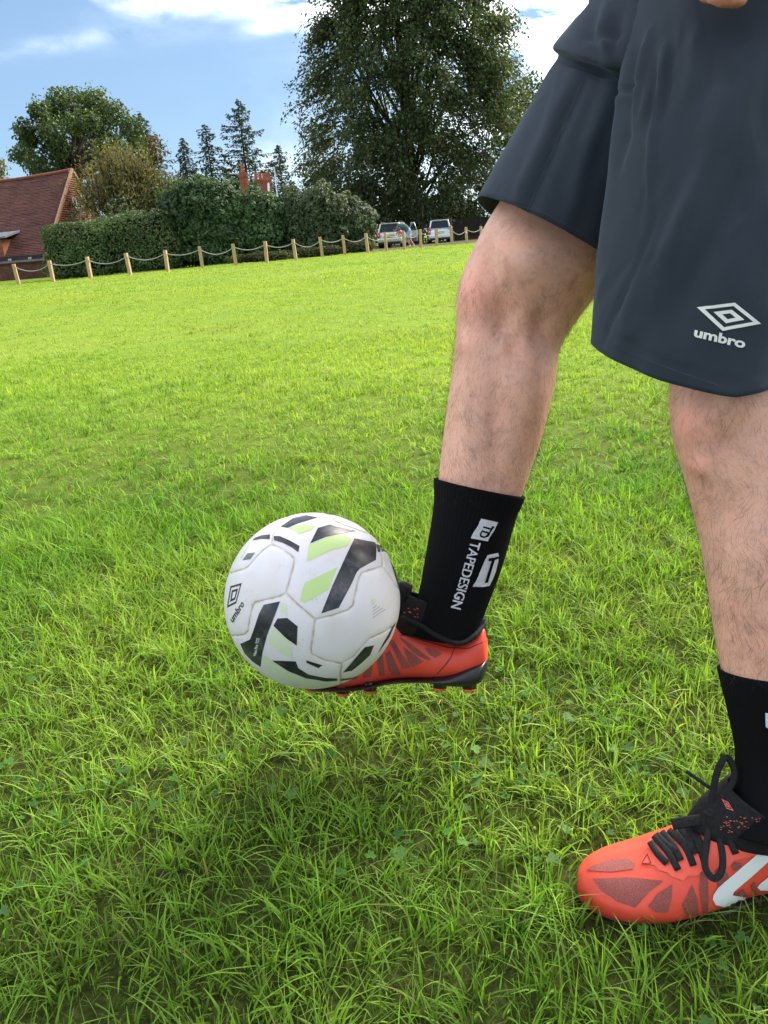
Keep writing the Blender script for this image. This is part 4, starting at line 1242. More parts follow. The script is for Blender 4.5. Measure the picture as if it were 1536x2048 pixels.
bprint('lime_flash', [[(190, 440), (260, 340), (235, 400), (205, 450)]], M_PALELIME, 5)
bprint('black_flash', [[(1240, 342), (1262, 345), (1272, 398), (1250, 400)], [(1262, 340), (1300, 365), (1320, 400), (1282, 395)], [(1345, 465), (1385, 530), (1420, 690), (1400, 640), (1375, 560)]], M_BLACKPRINT, 6)
bprint('black_flash', [[(500, 778), (470, 860), (400, 1040), (365, 1170), (350, 1280), (290, 1240), (230, 1180), (195, 1105), (270, 1070), (290, 1020), (340, 870), (375, 805)],
                       [(480, 910), (555, 905), (635, 970), (628, 1118), (545, 1060), (450, 965)],
                       [(440, 1232), (620, 1238), (640, 1290), (720, 1340), (850, 1366), (940, 1370), (940, 1388), (850, 1392), (700, 1368), (560, 1312)], [(702, 1230), (825, 1268), (795, 1290), (705, 1250)]], M_BLACKPRINT, 3)
bprint('lime_flash', [[(515, 790), (550, 800), (555, 893), (500, 850)], [(450, 980), (570, 1080), (602, 1225), (500, 1170), (410, 1090)],
                      [(375, 1195), (460, 1250), (600, 1335), (750, 1388), (900, 1395), (820, 1430), (650, 1418), (450, 1330), (370, 1262)]], M_PALELIME, 3)
bprint('black_flash', [[(1150, 1130), (1220, 1115), (1190, 1190), (1120, 1255), (1050, 1310), (985, 1322)], [(1392, 930), (1340, 1050), (1250, 1180), (1290, 1100), (1360, 980)],
                       [(965, 1375), (1060, 1362), (1130, 1338), (1060, 1375), (965, 1388)]], M_BLACKPRINT, 4)
bprint('white_lettering', [glyphs('Neo Pro TCS', Zb((318, 1195)), np.array(Zb((345, 1062))) - np.array(Zb((318, 1195))), np.array(Zb((295, 1190))) - np.array(Zb((318, 1195))), .02)], M_WHITEPRINT, 3, .0007)
# logo on the left panel: double diamond and word
cz = np.array(Zb((148, 735)))
ux, uy = np.array([56, -98]) / 3.84 * .98, np.array([-28, -30]) / 3.84
LG = []
oc_ = [Zb(p) for p in ((120, 662), (206, 637), (164, 792), (93, 828))]; cc_ = np.mean(oc_, 0)
def ringq(oc, t0, t1):
    c = np.mean(oc, 0); o = [c + (np.array(p) - c) * t0 for p in oc]; i = [c + (np.array(p) - c) * t1 for p in oc]
    return [[tuple(o[k]), tuple(o[(k + 1) % 4]), tuple(i[(k + 1) % 4]), tuple(i[k])] for k in range(4)]
LG = ringq(oc_, 1.0, .80) + ringq(oc_, .54, .32)
mbp = [(np.array(v), f) for v, f in (tess(p, 5) for p in LG)]
bprint('black_emblem', mbp, M_BLACKPRINT, 0)
bprint('black_lettering', [glyphs('umbro', Zb((138, 946)), np.array(Zb((228, 805))) - np.array(Zb((138, 946))), np.array(Zb((112, 905))) - np.array(Zb((138, 946))), .03)], M_BLACKPRINT, 0)
bprint('lime_mark', [[(1200, 765), (1222, 750), (1235, 768), (1228, 800), (1206, 806), (1196, 788)]], M_PALELIME, 2)
bprint('small_print', [[(1208, 830 + 24 * q), (1240 + 22 * q, 806 + 10 * q), (1243 + 22 * q, 811 + 10 * q), (1211, 836 + 24 * q)] for q in range(4)], M_GREYPRINT, 2, .0003, 4)

# ------------------------------------------------------------------ the player
gp = ground_at(1400, 1830)
player = tag(empty('person', (gp[0], gp[1], 0)), 'footballer in navy shorts, black socks and coral boots balancing a football', 'person')
m, nt, b = new_mat('skin')
n1_ = noise(nt, 9, 6, .62); n2_ = noise(nt, 45, 6, .7); n3_ = noise(nt, 220, 3, .6)
base = ramp(nt, n1_, [(.25, (.58, .285, .20)), (.40, (.74, .395, .28)), (.56, (.79, .45, .335)), (.75, (.81, .40, .295))])
mot = ramp(nt, n2_, [(.30, (.78, .72, .72)), (.5, (1, 1, 1)), (.72, (1.08, 1.0, .95))])
por = ramp(nt, n3_, [(.3, (.84, .82, .8)), (.5, (1, 1, 1))])
m1 = nnode(nt, 'ShaderNodeMix', data_type='RGBA', blend_type='MULTIPLY'); m1.inputs['Factor'].default_value = 1
m2 = nnode(nt, 'ShaderNodeMix', data_type='RGBA', blend_type='MULTIPLY'); m2.inputs['Factor'].default_value = .7
nt.links.new(base, m1.inputs[6]); nt.links.new(mot, m1.inputs[7]); nt.links.new(m1.outputs[2], m2.inputs[6]); nt.links.new(por, m2.inputs[7])
att = nnode(nt, 'ShaderNodeAttribute', attribute_name='Col')      # redder skin over the knee caps and knuckles
m3 = nnode(nt, 'ShaderNodeMix', data_type='RGBA', blend_type='MULTIPLY'); m3.inputs['Factor'].default_value = 1
nt.links.new(m2.outputs[2], m3.inputs[6]); nt.links.new(att.outputs['Color'], m3.inputs[7])
nt.links.new(m3.outputs[2], b.inputs['Base Color'])
b.inputs['Roughness'].default_value = .5; b.inputs['Specular IOR Level'].default_value = .35
b.inputs['Subsurface Weight'].default_value = .12; b.inputs['Subsurface Radius'].default_value = (.012, .005, .003); b.inputs['Subsurface Scale'].default_value = .5
bump(nt, b, n3_, .25, .0012)
M_SKIN = m
RL = [(820, 1262, 945, 1275, 1.075, .9), (838, 1205, 966, 1222, 1.07, .86), (858, 1100, 1000, 1130, 1.062, .86), (872, 1010, 1026, 1040, 1.056, .88), (879, 935, 1052, 965, 1.05, .9), (888, 860, 1078, 890, 1.045, .92), (897, 790, 1097, 820, 1.04, .94),
      (906, 725, 1110, 762, 1.037, .94), (912, 665, 1116, 710, 1.035, .92), (913, 610, 1136, 668, 1.033, .9), (923, 552, 1168, 622, 1.03, .9), (947, 495, 1198, 585, 1.025, .94), (985, 425, 1232, 548, 1.02, .92),
      (1060, 315, 1305, 470, 1.01, .9), (1155, 180, 1410, 350, .99, .9), (1240, 60, 1500, 210, .96, .95)]
SL = [(1450, 1660, 1655, 1680, .835, .85), (1476, 1590, 1640, 1605, .838, .86), (1481, 1510, 1628, 1522, .838, .86), (1467, 1430, 1634, 1440, .836, .88), (1449, 1350, 1642, 1355, .834, .9), (1436, 1275, 1648, 1285, .832, .92), (1424, 1190, 1650, 1205, .83, .94),
      (1409, 1100, 1642, 1112, .826, .94), (1391, 1020, 1624, 1035, .822, .93), (1371, 945, 1607, 955, .818, .92), (1351, 870, 1600, 878, .815, .93), (1345, 800, 1608, 800, .815, .95), (1349, 730, 1625, 720, .818, .97), (1345, 600, 1650, 570, .825, 1.0),
      (1340, 420, 1680, 370, .84, 1.0), (1345, 220, 1700, 160, .86, 1.0), (1360, 60, 1690, 10, .88, .95)]
body = MB()
body.add(*limb(RL, n=40)); body.add(*limb(SL, n=40))
HL, HR = P(1520, 120, .865), P(1375, 130, .975)
pel = (HL + HR) / 2
hipdir = (HL - HR); hipdir[2] = 0; hipdir /= np.linalg.norm(hipdir)       # from the raised side to the near side
fwd = np.cross(hipdir, [0, 0, 1.0]); fwd = fwd if fwd[0] < 0 else -fwd
def torso(rows, **k):
    return ring_loft([(pel + np.array([0, 0, z]) + fwd * f, hipdir * w, fwd * t) for z, w, t, f in rows], **k)
TR = [(-.10, .13, .10, 0), (-.02, .175, .12, 0), (.06, .17, .115, 0), (.16, .15, .10, .0), (.30, .16, .11, .0), (.42, .175, .115, .01), (.52, .165, .10, .0), (.575, .11, .075, -.01), (.61, .06, .06, 0), (.66, .055, .058, .015), (.72, .066, .085, .03), (.79, .075, .10, .035), (.86, .07, .09, .025), (.905, .03, .04, .015)]
body.add(*torso(TR, n=40))
body.add(*tube(smooth_curve([pel + fwd * .12 + np.array([0, 0, .79]), pel + fwd * .15 + np.array([0, 0, .765]), pel + fwd * .135 + np.array([0, 0, .745])], 3), [.01, .013, .014, .016, .018, .016, .012], 8))
# near arm down to the hand at the hip, far arm held out for balance
Hn = P(1452, -22, .70)
shn = pel + hipdir * .19 + np.array([0, 0, .51]); elb = shn * .45 + Hn * .55 - fwd * .13 + hipdir * .05
body.add(*tube(smooth_curve([shn, shn * .5 + elb * .5, elb, elb * .5 + (Hn + np.array([.02, 0, .10])) * .5, Hn + np.array([.015, 0, .075])], 4), list(np.interp(np.linspace(0, 1, 17), [0, .2, .48, .6, 1], [.052, .05, .042, .043, .028])), 14))
shf = pel - hipdir * .19 + np.array([0, 0, .51])
body.add(*tube(smooth_curve([shf, shf - hipdir * .16 + np.array([0, 0, -.2]), shf - hipdir * .26 - fwd * .02 + np.array([0, 0, -.24]), shf - hipdir * .2 + fwd * .16 + np.array([0, 0, -.14])], 4), list(np.interp(np.linspace(0, 1, 13), [0, .5, 1], [.052, .043, .028])), 14))
# near hand: palm with four curled fingers and a thumb; the little finger side shows at the top of the picture
body.add(*tube([P(1478, -75, .71), P(1474, -55, .708), P(1470, -28, .705), P(1468, -10, .705)], [(.03, .022), (.036, .019), (.037, .018), (.03, .012)], 12))
for q, (yy, ln) in enumerate([(2, .82), (-34, 1.0), (-70, 1.06), (-106, .95)]):
    r_ = .0105 if q else .0095
    pts = [P(1490, yy - 6, .697), P(1490 - 52 * ln, yy - 10, .69), P(1490 - 76 * ln, yy - 16, .70), P(1490 - 66 * ln, yy - 14, .718), P(1490 - 34 * ln, yy - 10, .722)]
    body.add(*tube(smooth_curve(pts, 4), list(np.interp(np.linspace(0, 1, 17), [0, .5, 1], [r_ * 1.1, r_, r_ * .75])), 10))
body.add(*tube(smooth_curve([P(1495, -90, .715), P(1452, -112, .70), P(1415, -96, .695), P(1398, -72, .70)], 4), list(np.linspace(.014, .009, 13)), 10))
fh = shf - hipdir * .18 + fwd * .20 + np.array([0, 0, -.12])
body.add(*tube([fh - fwd * .06, fh - fwd * .02, fh + fwd * .03], [(.026, .02), (.04, .016), (.036, .013)], 12))
for q in range(4): body.add(*tube([fh + fwd * .02 + np.array([0, 0, .028 - .019 * q]), fh + fwd * .06 + np.array([0, 0, .03 - .02 * q]), fh + fwd * .095 + np.array([0, 0, .02 - .02 * q])], [.01, .0095, .008], 8))
body.add(*tube([fh - fwd * .03 + np.array([0, 0, .03]), fh + np.array([0, 0, .06]), fh + fwd * .03 + np.array([0, 0, .07])], [.013, .012, .009], 8))
tmp = body.mesh('body', None)
tob = link(bpy.data.objects.new('tmp', tmp))
rm = tob.modifiers.new('r', 'REMESH'); rm.mode = 'VOXEL'; rm.voxel_size = .0058
sm = tob.modifiers.new('s', 'SMOOTH'); sm.factor = .5; sm.iterations = 4
dg = bpy.context.evaluated_depsgraph_get()
bme = bpy.data.meshes.new_from_object(tob.evaluated_get(dg))
bpy.data.objects.remove(tob)
nv = len(bme.vertices)
V = np.zeros(nv * 3); bme.vertices.foreach_get('co', V); V = V.reshape(-1, 3)
Nn = np.zeros(nv * 3); bme.vertices.foreach_get('normal', Nn); Nn = Nn.reshape(-1, 3)
px, py, pz = proj(V)
facing = np.clip(np.sum(Nn * (CAM - V), 1) / np.linalg.norm(CAM - V, axis=1), 0, 1)
red = np.zeros(nv); dark = np.zeros(nv)
def far_leg(): return (pz > .93)
for (x, y, rx, ry, amt, rd, far) in [(948, 590, 42, 62, .006, .9, 1), (1000, 640, 26, 40, -.006, 0, 1), (935, 690, 24, 26, .004, .3, 1), (1045, 520, 60, 55, .006, 0, 1), (985, 520, 16, 60, -.003, 0, 1),
                                     (1085, 655, 22, 40, -.005, 0, 1), (1065, 790, 34, 90, .005, 0, 1), (990, 840, 20, 110, -.003, 0, 1), (930, 820, 16, 120, .002, 0, 1), (1030, 690, 20, 26, -.004, .2, 1),
                                     (1390, 850, 40, 48, .006, .9, 0), (1450, 890, 24, 50, -.004, 0, 0), (1400, 935, 26, 26, .004, .6, 0), (1455, 1020, 30, 60, -.003, 0, 0), (1490, 1130, 44, 100, .004, 0, 0), (1470, 800, 40, 40, .004, .2, 0)]:
    g = np.exp(-((px - x) / rx) ** 2 - ((py - y) / ry) ** 2) * (far_leg() if far else ~far_leg())
    V += Nn * (2.3 * amt * g * facing)[:, None]
    red += rd * g * (facing > 0)
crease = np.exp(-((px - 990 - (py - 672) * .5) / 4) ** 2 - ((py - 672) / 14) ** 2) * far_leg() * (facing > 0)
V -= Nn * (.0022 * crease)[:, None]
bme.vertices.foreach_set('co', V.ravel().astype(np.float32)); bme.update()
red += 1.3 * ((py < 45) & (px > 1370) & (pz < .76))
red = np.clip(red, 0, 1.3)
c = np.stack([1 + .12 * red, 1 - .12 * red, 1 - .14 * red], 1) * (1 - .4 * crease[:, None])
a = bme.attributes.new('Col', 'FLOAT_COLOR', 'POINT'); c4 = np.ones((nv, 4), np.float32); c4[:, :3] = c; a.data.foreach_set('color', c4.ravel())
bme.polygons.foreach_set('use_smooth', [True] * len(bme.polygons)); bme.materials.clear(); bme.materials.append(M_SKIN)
bodyo = obj('body', bme, player, True)

# leg hair: fine strands lying down the shins and knees
tri = bme.polygons
FI = np.array([p.vertices[:4] if len(p.vertices) > 3 else (*p.vertices, p.vertices[2]) for p in bme.polygons])
FC = V[FI].mean(1); FN = Nn[FI].mean(1)
fpx, fpy, fpz = proj(FC)
farm = fpz > .93
z_ok = np.where(farm, (fpy < 985) & (fpy > 420) & (fpx < 1230), (fpy < 1350) & (fpy > 690)) & (FC[:, 2] < .66) & (FC[:, 2] > .05)
idx = np.where(z_ok)[0]
prob = .35 + .65 * vnoise(FC[idx, 0] * 60 + FC[idx, 1] * 40, FC[idx, 2] * 40, 3)
prob *= np.where(FC[idx, 2] < .45, 1.0, .55)
sel = rng.choice(idx, 15000, p=prob / prob.sum())
o0 = FC[sel] + rng.normal(size=(len(sel), 3)) * .0018
nn = FN[sel] / (np.linalg.norm(FN[sel], axis=1, keepdims=True) + 1e-9)
dn = np.array([0.1, 0, -1.0])[None] + rng.normal(size=(len(sel), 3)) * .26 + np.stack([vnoise(o0[:, 0] * 30 + o0[:, 1] * 20, o0[:, 2] * 25, 9) - .5, vnoise(o0[:, 1] * 30, o0[:, 2] * 25, 10) - .5, 0 * o0[:, 2]], 1) * 1.6
dn -= nn * np.sum(dn * nn, 1, keepdims=True); dn /= np.linalg.norm(dn, axis=1, keepdims=True)
Lh = rng.uniform(.006, .021, (len(sel), 1)) * (.6 + .8 * rng.random((len(sel), 1)))
cv = np.cross(nn, dn) * rng.normal(size=(len(sel), 1)) * .35
seg = []
for t_ in (0, .5, 1.0):
    seg.append(o0 + dn * Lh * t_ + nn * Lh * (.34 * t_ - .16 * t_ * t_) - nn * .0004 + cv * Lh * t_ * t_)
vw = np.cross(dn, CAM[None] - o0); vw /= np.linalg.norm(vw, axis=1, keepdims=True)
vw = vw * .7 + np.cross(dn, nn) * .3
wv = [.00006, .00006, .00002]
HV = np.stack([s + sg * vw * w for s, w in zip(seg, wv) for sg in (-1, 1)], 1).reshape(-1, 3)
hb = (np.arange(len(sel)) * 6)[:, None]
HF = np.concatenate([hb + np.array([[0, 1, 3, 2]]), hb + np.array([[2, 3, 5, 4]])])
M_BODYHAIR = simple('leg_hair', (.07, .042, .026), (.16, .105, .07), 90, .6, .3)
ho = obj('leg_hair', np_mesh('leg_hair', HV, HF, M_BODYHAIR), bodyo); tag(ho, kind='stuff')

# shorts: two wide cloth legs and the seat
def crings(rows):
    out = []
    for (l, c_, n_) in rows:
        L_, C_, N_ = P(*l), P(*c_), P(*n_)
        out.append((C_, L_ - C_, N_ - C_))
    return out
FARL = crings([((955, 402, 1.05), (1105, 482, 1.05), (1112, 452, .89)), ((1008, 308, 1.045), (1165, 388, 1.045), (1170, 360, .872)), ((1058, 222, 1.04), (1218, 300, 1.035), (1222, 278, .86)), ((1096, 152, 1.035), (1258, 228, 1.03), (1262, 210, .855)),
               ((1118, 116, 1.03), (1275, 190, 1.025), (1280, 175, .85)), ((1108, 100, 1.03), (1282, 165, 1.02), (1290, 150, .83)), ((1118, 82, 1.025), (1295, 140, 1.01), (1300, 128, .822)), ((1150, 44, 1.015), (1325, 95, 1.0), (1330, 84, .815)),
               ((1186, -2, 1.0), (1360, 40, .985), (1365, 32, .81)), ((1240, -110, .98), (1440, -70, .95), (1440, -76, .80)), ((1290, -240, .965), (1480, -210, .935), (1480, -214, .79))])
NEARL = crings([((1181, 686, .84), (1420, 682, .835), (1474, 794, .715)), ((1188, 602, .842), (1426, 592, .836), (1476, 690, .713)), ((1197, 500, .845), (1434, 484, .838), (1478, 560, .712)), ((1210, 400, .85), (1442, 376, .842), (1480, 438, .713)),
                ((1222, 300, .856), (1450, 270, .846), (1482, 315, .718)), ((1235, 205, .864), (1456, 165, .852), (1484, 198, .724)), ((1247, 120, .874), (1460, 70, .862), (1486, 90, .733)), ((1262, 0, .89), (1468, -50, .876), (1488, -40, .748)), ((1285, -120, .905), (1476, -150, .89), (1490, -146, .765)), ((1310, -240, .915), (1484, -255, .90), (1492, -252, .785))])
sm_ = MB()
V1, F1 = ring_loft(FARL, 150, 2.1, 9, False, True); V2, F2 = ring_loft(NEARL, 200, [1.42, 1.7, 1.95, 2.05, 2.1, 2.1, 2.1], 10, False, True)
def folds(V, F, lines, broad=0):
    me = bpy.data.meshes.new('t'); me.from_pydata([tuple(map(float, v)) for v in V], [], F); fix_normals(me)
    V = np.array([v.co for v in me.vertices]); N = np.array([v.normal for v in me.vertices]); bpy.data.meshes.remove(me)
    c_ = V.mean(0)
    x, y, z = proj(V); face = np.clip(np.sum(N * (CAM - V), 1) / np.linalg.norm(CAM - V, axis=1) * 2.2, 0, 1)
    D = np.zeros(len(V))
    for (pl, w, amp) in lines:
        best = np.full(len(V), 1e9); tt = np.zeros(len(V))
        for q in range(len(pl) - 1):
            a, b_ = np.array(pl[q], float), np.array(pl[q + 1], float); ab = b_ - a
            t = np.clip(((x - a[0]) * ab[0] + (y - a[1]) * ab[1]) / (ab @ ab), 0, 1)
            d = np.hypot(x - a[0] - ab[0] * t, y - a[1] - ab[1] * t)
            u = d < best
            best[u] = d[u]; tt[u] = (q + t[u]) / (len(pl) - 1)
        D += amp * np.exp(-(best / w) ** 2) * np.sin(np.clip(tt * .92 + .06, 0, 1) * math.pi) ** .5
    D += (vnoise(x / 60 + 4, y / 150, 21) - .5) * .005 + (vnoise(x / 22 + y / 60, y / 45, 22) - .5) * .0012
    return V + N * (1.2 * D * face)[:, None]
near_lines = [([(1262, 40), (1250, 150), (1222, 330)], 9, .007), ([(1300, 60), (1282, 160), (1262, 260)], 8, .006), ([(1330, 90), (1312, 230), (1296, 400)], 8, .006), ([(1275, 100), (1262, 240), (1240, 340)], 7, -.005), ([(1316, 120), (1298, 270)], 7, -.005), ([(1345, 110), (1322, 250)], 8, -.004),
              ([(1445, 200), (1370, 400), (1290, 560), (1240, 680)], 26, .010), ([(1400, 300), (1320, 480), (1262, 640)], 20, -.008), ([(1312, 420), (1270, 540), (1205, 690)], 5, -.0035), ([(1480, 360), (1420, 500), (1330, 660)], 30, -.007), ([(1232, 190), (1255, 182), (1284, 168)], 5, -.006), ([(1236, 205), (1262, 196)], 8, .003),
              ([(1250, 130), (1212, 390), (1190, 560)], 12, .005), ([(1510, 120), (1470, 300)], 24, .006), ([(1200, 660), (1330, 725), (1460, 768), (1530, 745)], 4, -.0012), ([(1395, 60), (1372, 200)], 12, .004), ([(1430, 90), (1410, 210)], 10, -.003)]
far_lines = [([(1168, 160), (1110, 290), (1052, 440)], 9, -.006), ([(1150, 150), (1085, 290), (1020, 430)], 16, .005), ([(1225, 160), (1170, 320), (1130, 460)], 16, .006), ([(1110, 102), (1165, 112), (1240, 135)], 8, .006), ([(1118, 122), (1170, 135), (1235, 160)], 7, -.008), ([(1150, 60), (1190, 75), (1240, 60)], 12, -.005), ([(1215, 0), (1200, 70), (1225, 130)], 10, .006), ([(1195, 10), (1170, 80)], 9, -.004), ([(1240, 20), (1222, 110)], 8, -.005)]
rs = random.Random(3)
def fine_creases(n, x0, x1, y0, y1):
    out = []
    for _ in range(n):
        x, y = rs.uniform(x0, x1), rs.uniform(y0, y1); a_ = rs.gauss(1.75, .35); L_ = rs.uniform(30, 110)
        out.append(([(x, y), (x + math.cos(a_) * L_ * .5 + rs.uniform(-5, 5), y + math.sin(a_) * L_ * .5), (x + math.cos(a_) * L_, y + math.sin(a_) * L_)], rs.uniform(3, 5.5), rs.choice((-1, 1)) * rs.uniform(.0007, .0018)))
    return out
near_lines += fine_creases(46, 1200, 1530, 20, 620) + fine_creases(16, 1240, 1420, 0, 260); far_lines += fine_creases(22, 1000, 1230, 20, 380)
sm_.add(folds(V1, F1, far_lines), F1); sm_.add(folds(V2, F2, near_lines), F2)
m, nt, b = new_mat('navy_cloth')
tc = nnode(nt, 'ShaderNodeTexCoord')
nt.links.new(ramp(nt, noise(nt, 5, 5, .6), [(.3, (.024, .031, .042)), (.7, (.033, .041, .053))]), b.inputs['Base Color'])
b.inputs['Roughness'].default_value = .85; b.inputs['Specular IOR Level'].default_value = .18
b.inputs['Sheen Weight'].default_value = .16; b.inputs['Sheen Roughness'].default_value = .45; b.inputs['Sheen Tint'].default_value = (.6, .72, .95, 1)
bump(nt, b, noise(nt, 900, 2, .6), .3, .0008)
M_SHORTS = m
sme = sm_.mesh('shorts', M_SHORTS, True)
sho = obj('shorts', sme, player, True)
so = sho.modifiers.new('cloth', 'SOLIDIFY'); so.thickness = .0016; so.offset = -1
sb = bvh_of(sme)
M_LOGO = simple('pale_transfer', (.66, .66, .6), (.72, .72, .66), 40, .6, .3)
def Zl(p): return (1340 + p[0] / 7.837, 570 + p[1] / 7.837)
oc_ = [Zl(p) for p in ((428, 352), (1012, 280), (1418, 608), (822, 722))]
decal('emblem', [(np.array(v), f) for v, f in (tess(p, 6) for p in ringq(oc_, 1.0, .755) + ringq(oc_, .48, .21))], sb, .0009, M_LOGO, sho)
decal('lettering', [glyphs('umbro', Zl((372, 812)), np.array(Zl((1160, 1000))) - np.array(Zl((372, 812))), np.array(Zl((402, 668))) - np.array(Zl((372, 822))), .035)], sb, .0009, M_LOGO, sho)

# rows of hem stitching and the side seam
M_STITCH = simple('slate_thread', (.045, .055, .075), rough=.8)
def dashes(pl, n, w=.8, fill=.6):
    c_ = smooth_curve([np.array(p, float) for p in pl], 20); out = []
    L_ = np.concatenate([[0], np.cumsum(np.linalg.norm(np.diff(c_, axis=0), axis=1))])
    for q in range(n):
        a, e = [np.array([np.interp(t * L_[-1], L_, c_[:, i_]) for i_ in (0, 1)]) for t in (q / n, (q + fill) / n)]
        d = e - a; d /= np.linalg.norm(d); m_ = np.array([-d[1], d[0]]) * w
        out.append([tuple(a - m_), tuple(e - m_), tuple(e + m_), tuple(a + m_)])
    return out
decal('hem_stitching', dashes([(1188, 672), (1235, 694), (1335, 735), (1440, 772)], 60), sb, .0006, M_STITCH, sho, 9)
decal('hem_stitching', dashes([(966, 388), (1000, 402), (1095, 430), (1190, 482)], 48), sb, .0006, M_STITCH, sho, 9)
decal('side_seam', dashes([(1164, 165), (1112, 285), (1050, 432)], 1, .9, 1.0), sb, .0005, M_SOCK if 'M_SOCK' in globals() else M_STITCH, sho, 6)

# the top half of the clothing, above the picture
SHIRT = [(.02, .195, .145, 0), (.10, .19, .14, 0), (.18, .175, .125, .0), (.30, .18, .13, .0), (.42, .195, .135, .01), (.52, .185, .12, .0), (.565, .13, .09, -.01), (.60, .075, .075, 0)]
ts = MB(); ts.add(*torso(SHIRT, n=48, cap0=False, cap1=False))
for s0, e0 in ((shn, elb), (shf, shf - hipdir * .16 + np.array([0, 0, -.2]))):
    ts.add(*tube([s0 + (s0 - e0) * .12, s0 * .6 + e0 * .4, s0 * .3 + e0 * .7], [.07, .075, .078], 16, False))
obj('shirt', ts.mesh('shirt', M_SHORTS, True), player, True)
hr = MB(); hr.add(*torso([(.78, .078, .105, .02), (.83, .082, .104, .012), (.87, .076, .094, .008), (.905, .055, .068, .006), (.925, .02, .026, .006)], n=32, cap0=False))
obj('hair', hr.mesh('hair', M_HAIR, True), player, True)

# socks: ribbed knit over the shins
m, nt, b = new_mat('black_knit')
b.inputs['Base Color'].default_value = (.0048, .0049, .006, 1); b.inputs['Roughness'].default_value = .9; b.inputs['Specular IOR Level'].default_value = .1
b.inputs['Sheen Weight'].default_value = .0
bump(nt, b, noise(nt, 1400, 2), .3, .0006)
M_SOCK = m
def sock(stations, name='sock'):
    V, F = limb(stations, n=240, sub=10, grow=.003, cap=False)
    V = np.array(V); m_ = len(V) // 240
    k_ = np.arange(len(V)) % 240
    C_ = V.reshape(m_, 240, 3).mean(1).repeat(240, 0)
    r_ = V - C_; r_ /= np.linalg.norm(r_, axis=1, keepdims=True)
    V = V + r_ * (.00032 * np.cos(k_ * 2 * math.pi / 4))[:, None]
    top = (np.arange(len(V)) // 240) > m_ - 8
    V[top] += r_[top] * .0006
    me = MB().add(V, F).mesh(name, M_SOCK, True)
    o = obj(name, me, player, True)
    s_ = o.modifiers.new('knit', 'SOLIDIFY'); s_.thickness = .0022; s_.offset = -1
    return o, bvh_of(me)
def cut(stations, n, fx, fy, bx_, by_, d, r):
    return stations[:n] + [(fx, fy, bx_, by_, d, r)]
sk1, sk1b = sock(RL[:4] + [(873, 957, 1045, 992, 1.052, .9)])
sk2, sk2b = sock(SL[:4] + [(1448, 1342, 1643, 1346, .834, .9)])
def Z2(p): return (700 + p[0] / 4.042, 930 + p[1] / 4.042)
M_KNITWHITE = simple('white_knit', (.48, .49, .53), (.66, .67, .7), 500, .85, .1, .4, 900, .0006)
off = .0016
decal('white_badge', [[Z2(p) for p in q] for q in ([(1062, 432), (1196, 462), (1110, 615), (975, 590)], [(1105, 728), (1190, 708), (1200, 740), (1170, 860), (1125, 972), (1080, 982), (990, 982), (1050, 860)])], sk1b, off, M_KNITWHITE, sk1, 5)
decal('badge_letters', [glyphs('TD', Z2((1090, 475)), np.array(Z2((1030, 575))) - np.array(Z2((1090, 475))), np.array(Z2((1162, 500))) - np.array(Z2((1090, 480))), .04)], sk1b, off + .0006, M_SOCK, sk1, 5)
decal('badge_letters', [[Z2(p) for p in [(1118, 752), (1200, 735), (1196, 752), (1165, 765), (1110, 945), (1085, 950), (1140, 772), (1114, 775)]]], sk1b, off + .0006, M_SOCK, sk1, 5)
decal('lettering', [glyphs('TAPEDESIGN', Z2((978, 612)), np.array(Z2((815, 1150))) - np.array(Z2((978, 612))), np.array(Z2((1058, 632))) - np.array(Z2((978, 612))), .02)], sk1b, off, M_KNITWHITE, sk1)
decal('white_badge', [[(1530, 1424), (1560, 1428), (1560, 1470), (1531, 1452)]], sk2b, off, M_KNITWHITE, sk2, 5)

# ------------------------------------------------------------------ boots
m, nt, b = new_mat('coral_upper')
tc = nnode(nt, 'ShaderNodeTexCoord')
nt.links.new(ramp(nt, noise(nt, 18, 5, .6), [(.3, (.66, .062, .036)), (.7, (.80, .09, .05))]), b.inputs['Base Color'])
b.inputs['Roughness'].default_value = .42; b.inputs['Specular IOR Level'].default_value = .4
mud = ramp(nt, noise(nt, 34, 9, .8), [(.60, (0, 0, 0)), (.74, (1, 1, 1))])
mxx = nnode(nt, 'ShaderNodeMix', data_type='RGBA'); nt.links.new(mud, mxx.inputs['Factor'])
src = b.inputs['Base Color'].links[0].from_socket
nt.links.new(src, mxx.inputs[6]); mxx.inputs[7].default_value = (.42, .12, .07, 1); nt.links.new(mxx.outputs[2], b.inputs['Base Color'])
bump(nt, b, noise(nt, 240, 4), .25, .001)
M_CORAL = m
m, nt, b = new_mat('maroon_mesh')
vo = nnode(nt, 'ShaderNodeTexVoronoi'); vo.inputs['Scale'].default_value = 1700
tc = nnode(nt, 'ShaderNodeTexCoord'); nt.links.new(tc.outputs['Object'], vo.inputs['Vector'])
nt.links.new(ramp(nt, vo.outputs['Distance'], [(.2, (.10, .018, .016)), (.5, (.26, .055, .045)), (.8, (.42, .10, .075))]), b.inputs['Base Color'])
b.inputs['Roughness'].default_value = .6
bump(nt, b, vo.outputs['Distance'], .5, .0008)
M_MESH = m
M_CORALPLATE = simple('coral_plate', (.84, .09, .05), (.88, .11, .065), 20, .38, .45)
M_SOLE = simple('black_outsole', (.012, .012, .013), (.02, .02, .02), 30, .35, .5)
M_TIP = simple('orange_stud_tip', (.75, .12, .03), rough=.4)
M_COLLAR = simple('black_collar_knit', (.009, .009, .010), (.02, .017, .018), 300, .85, .2, .4, 700, .001)
M_LACE = simple('black_lace', (.010, .010, .011), (.022, .022, .023), 400, .8, .2, .5, 900, .0008)
M_SEAMD = simple('dark_stitch', (.10, .02, .015), rough=.7)
M_PINK = simple('coral_fleck', (.7, .14, .11), rough=.6)

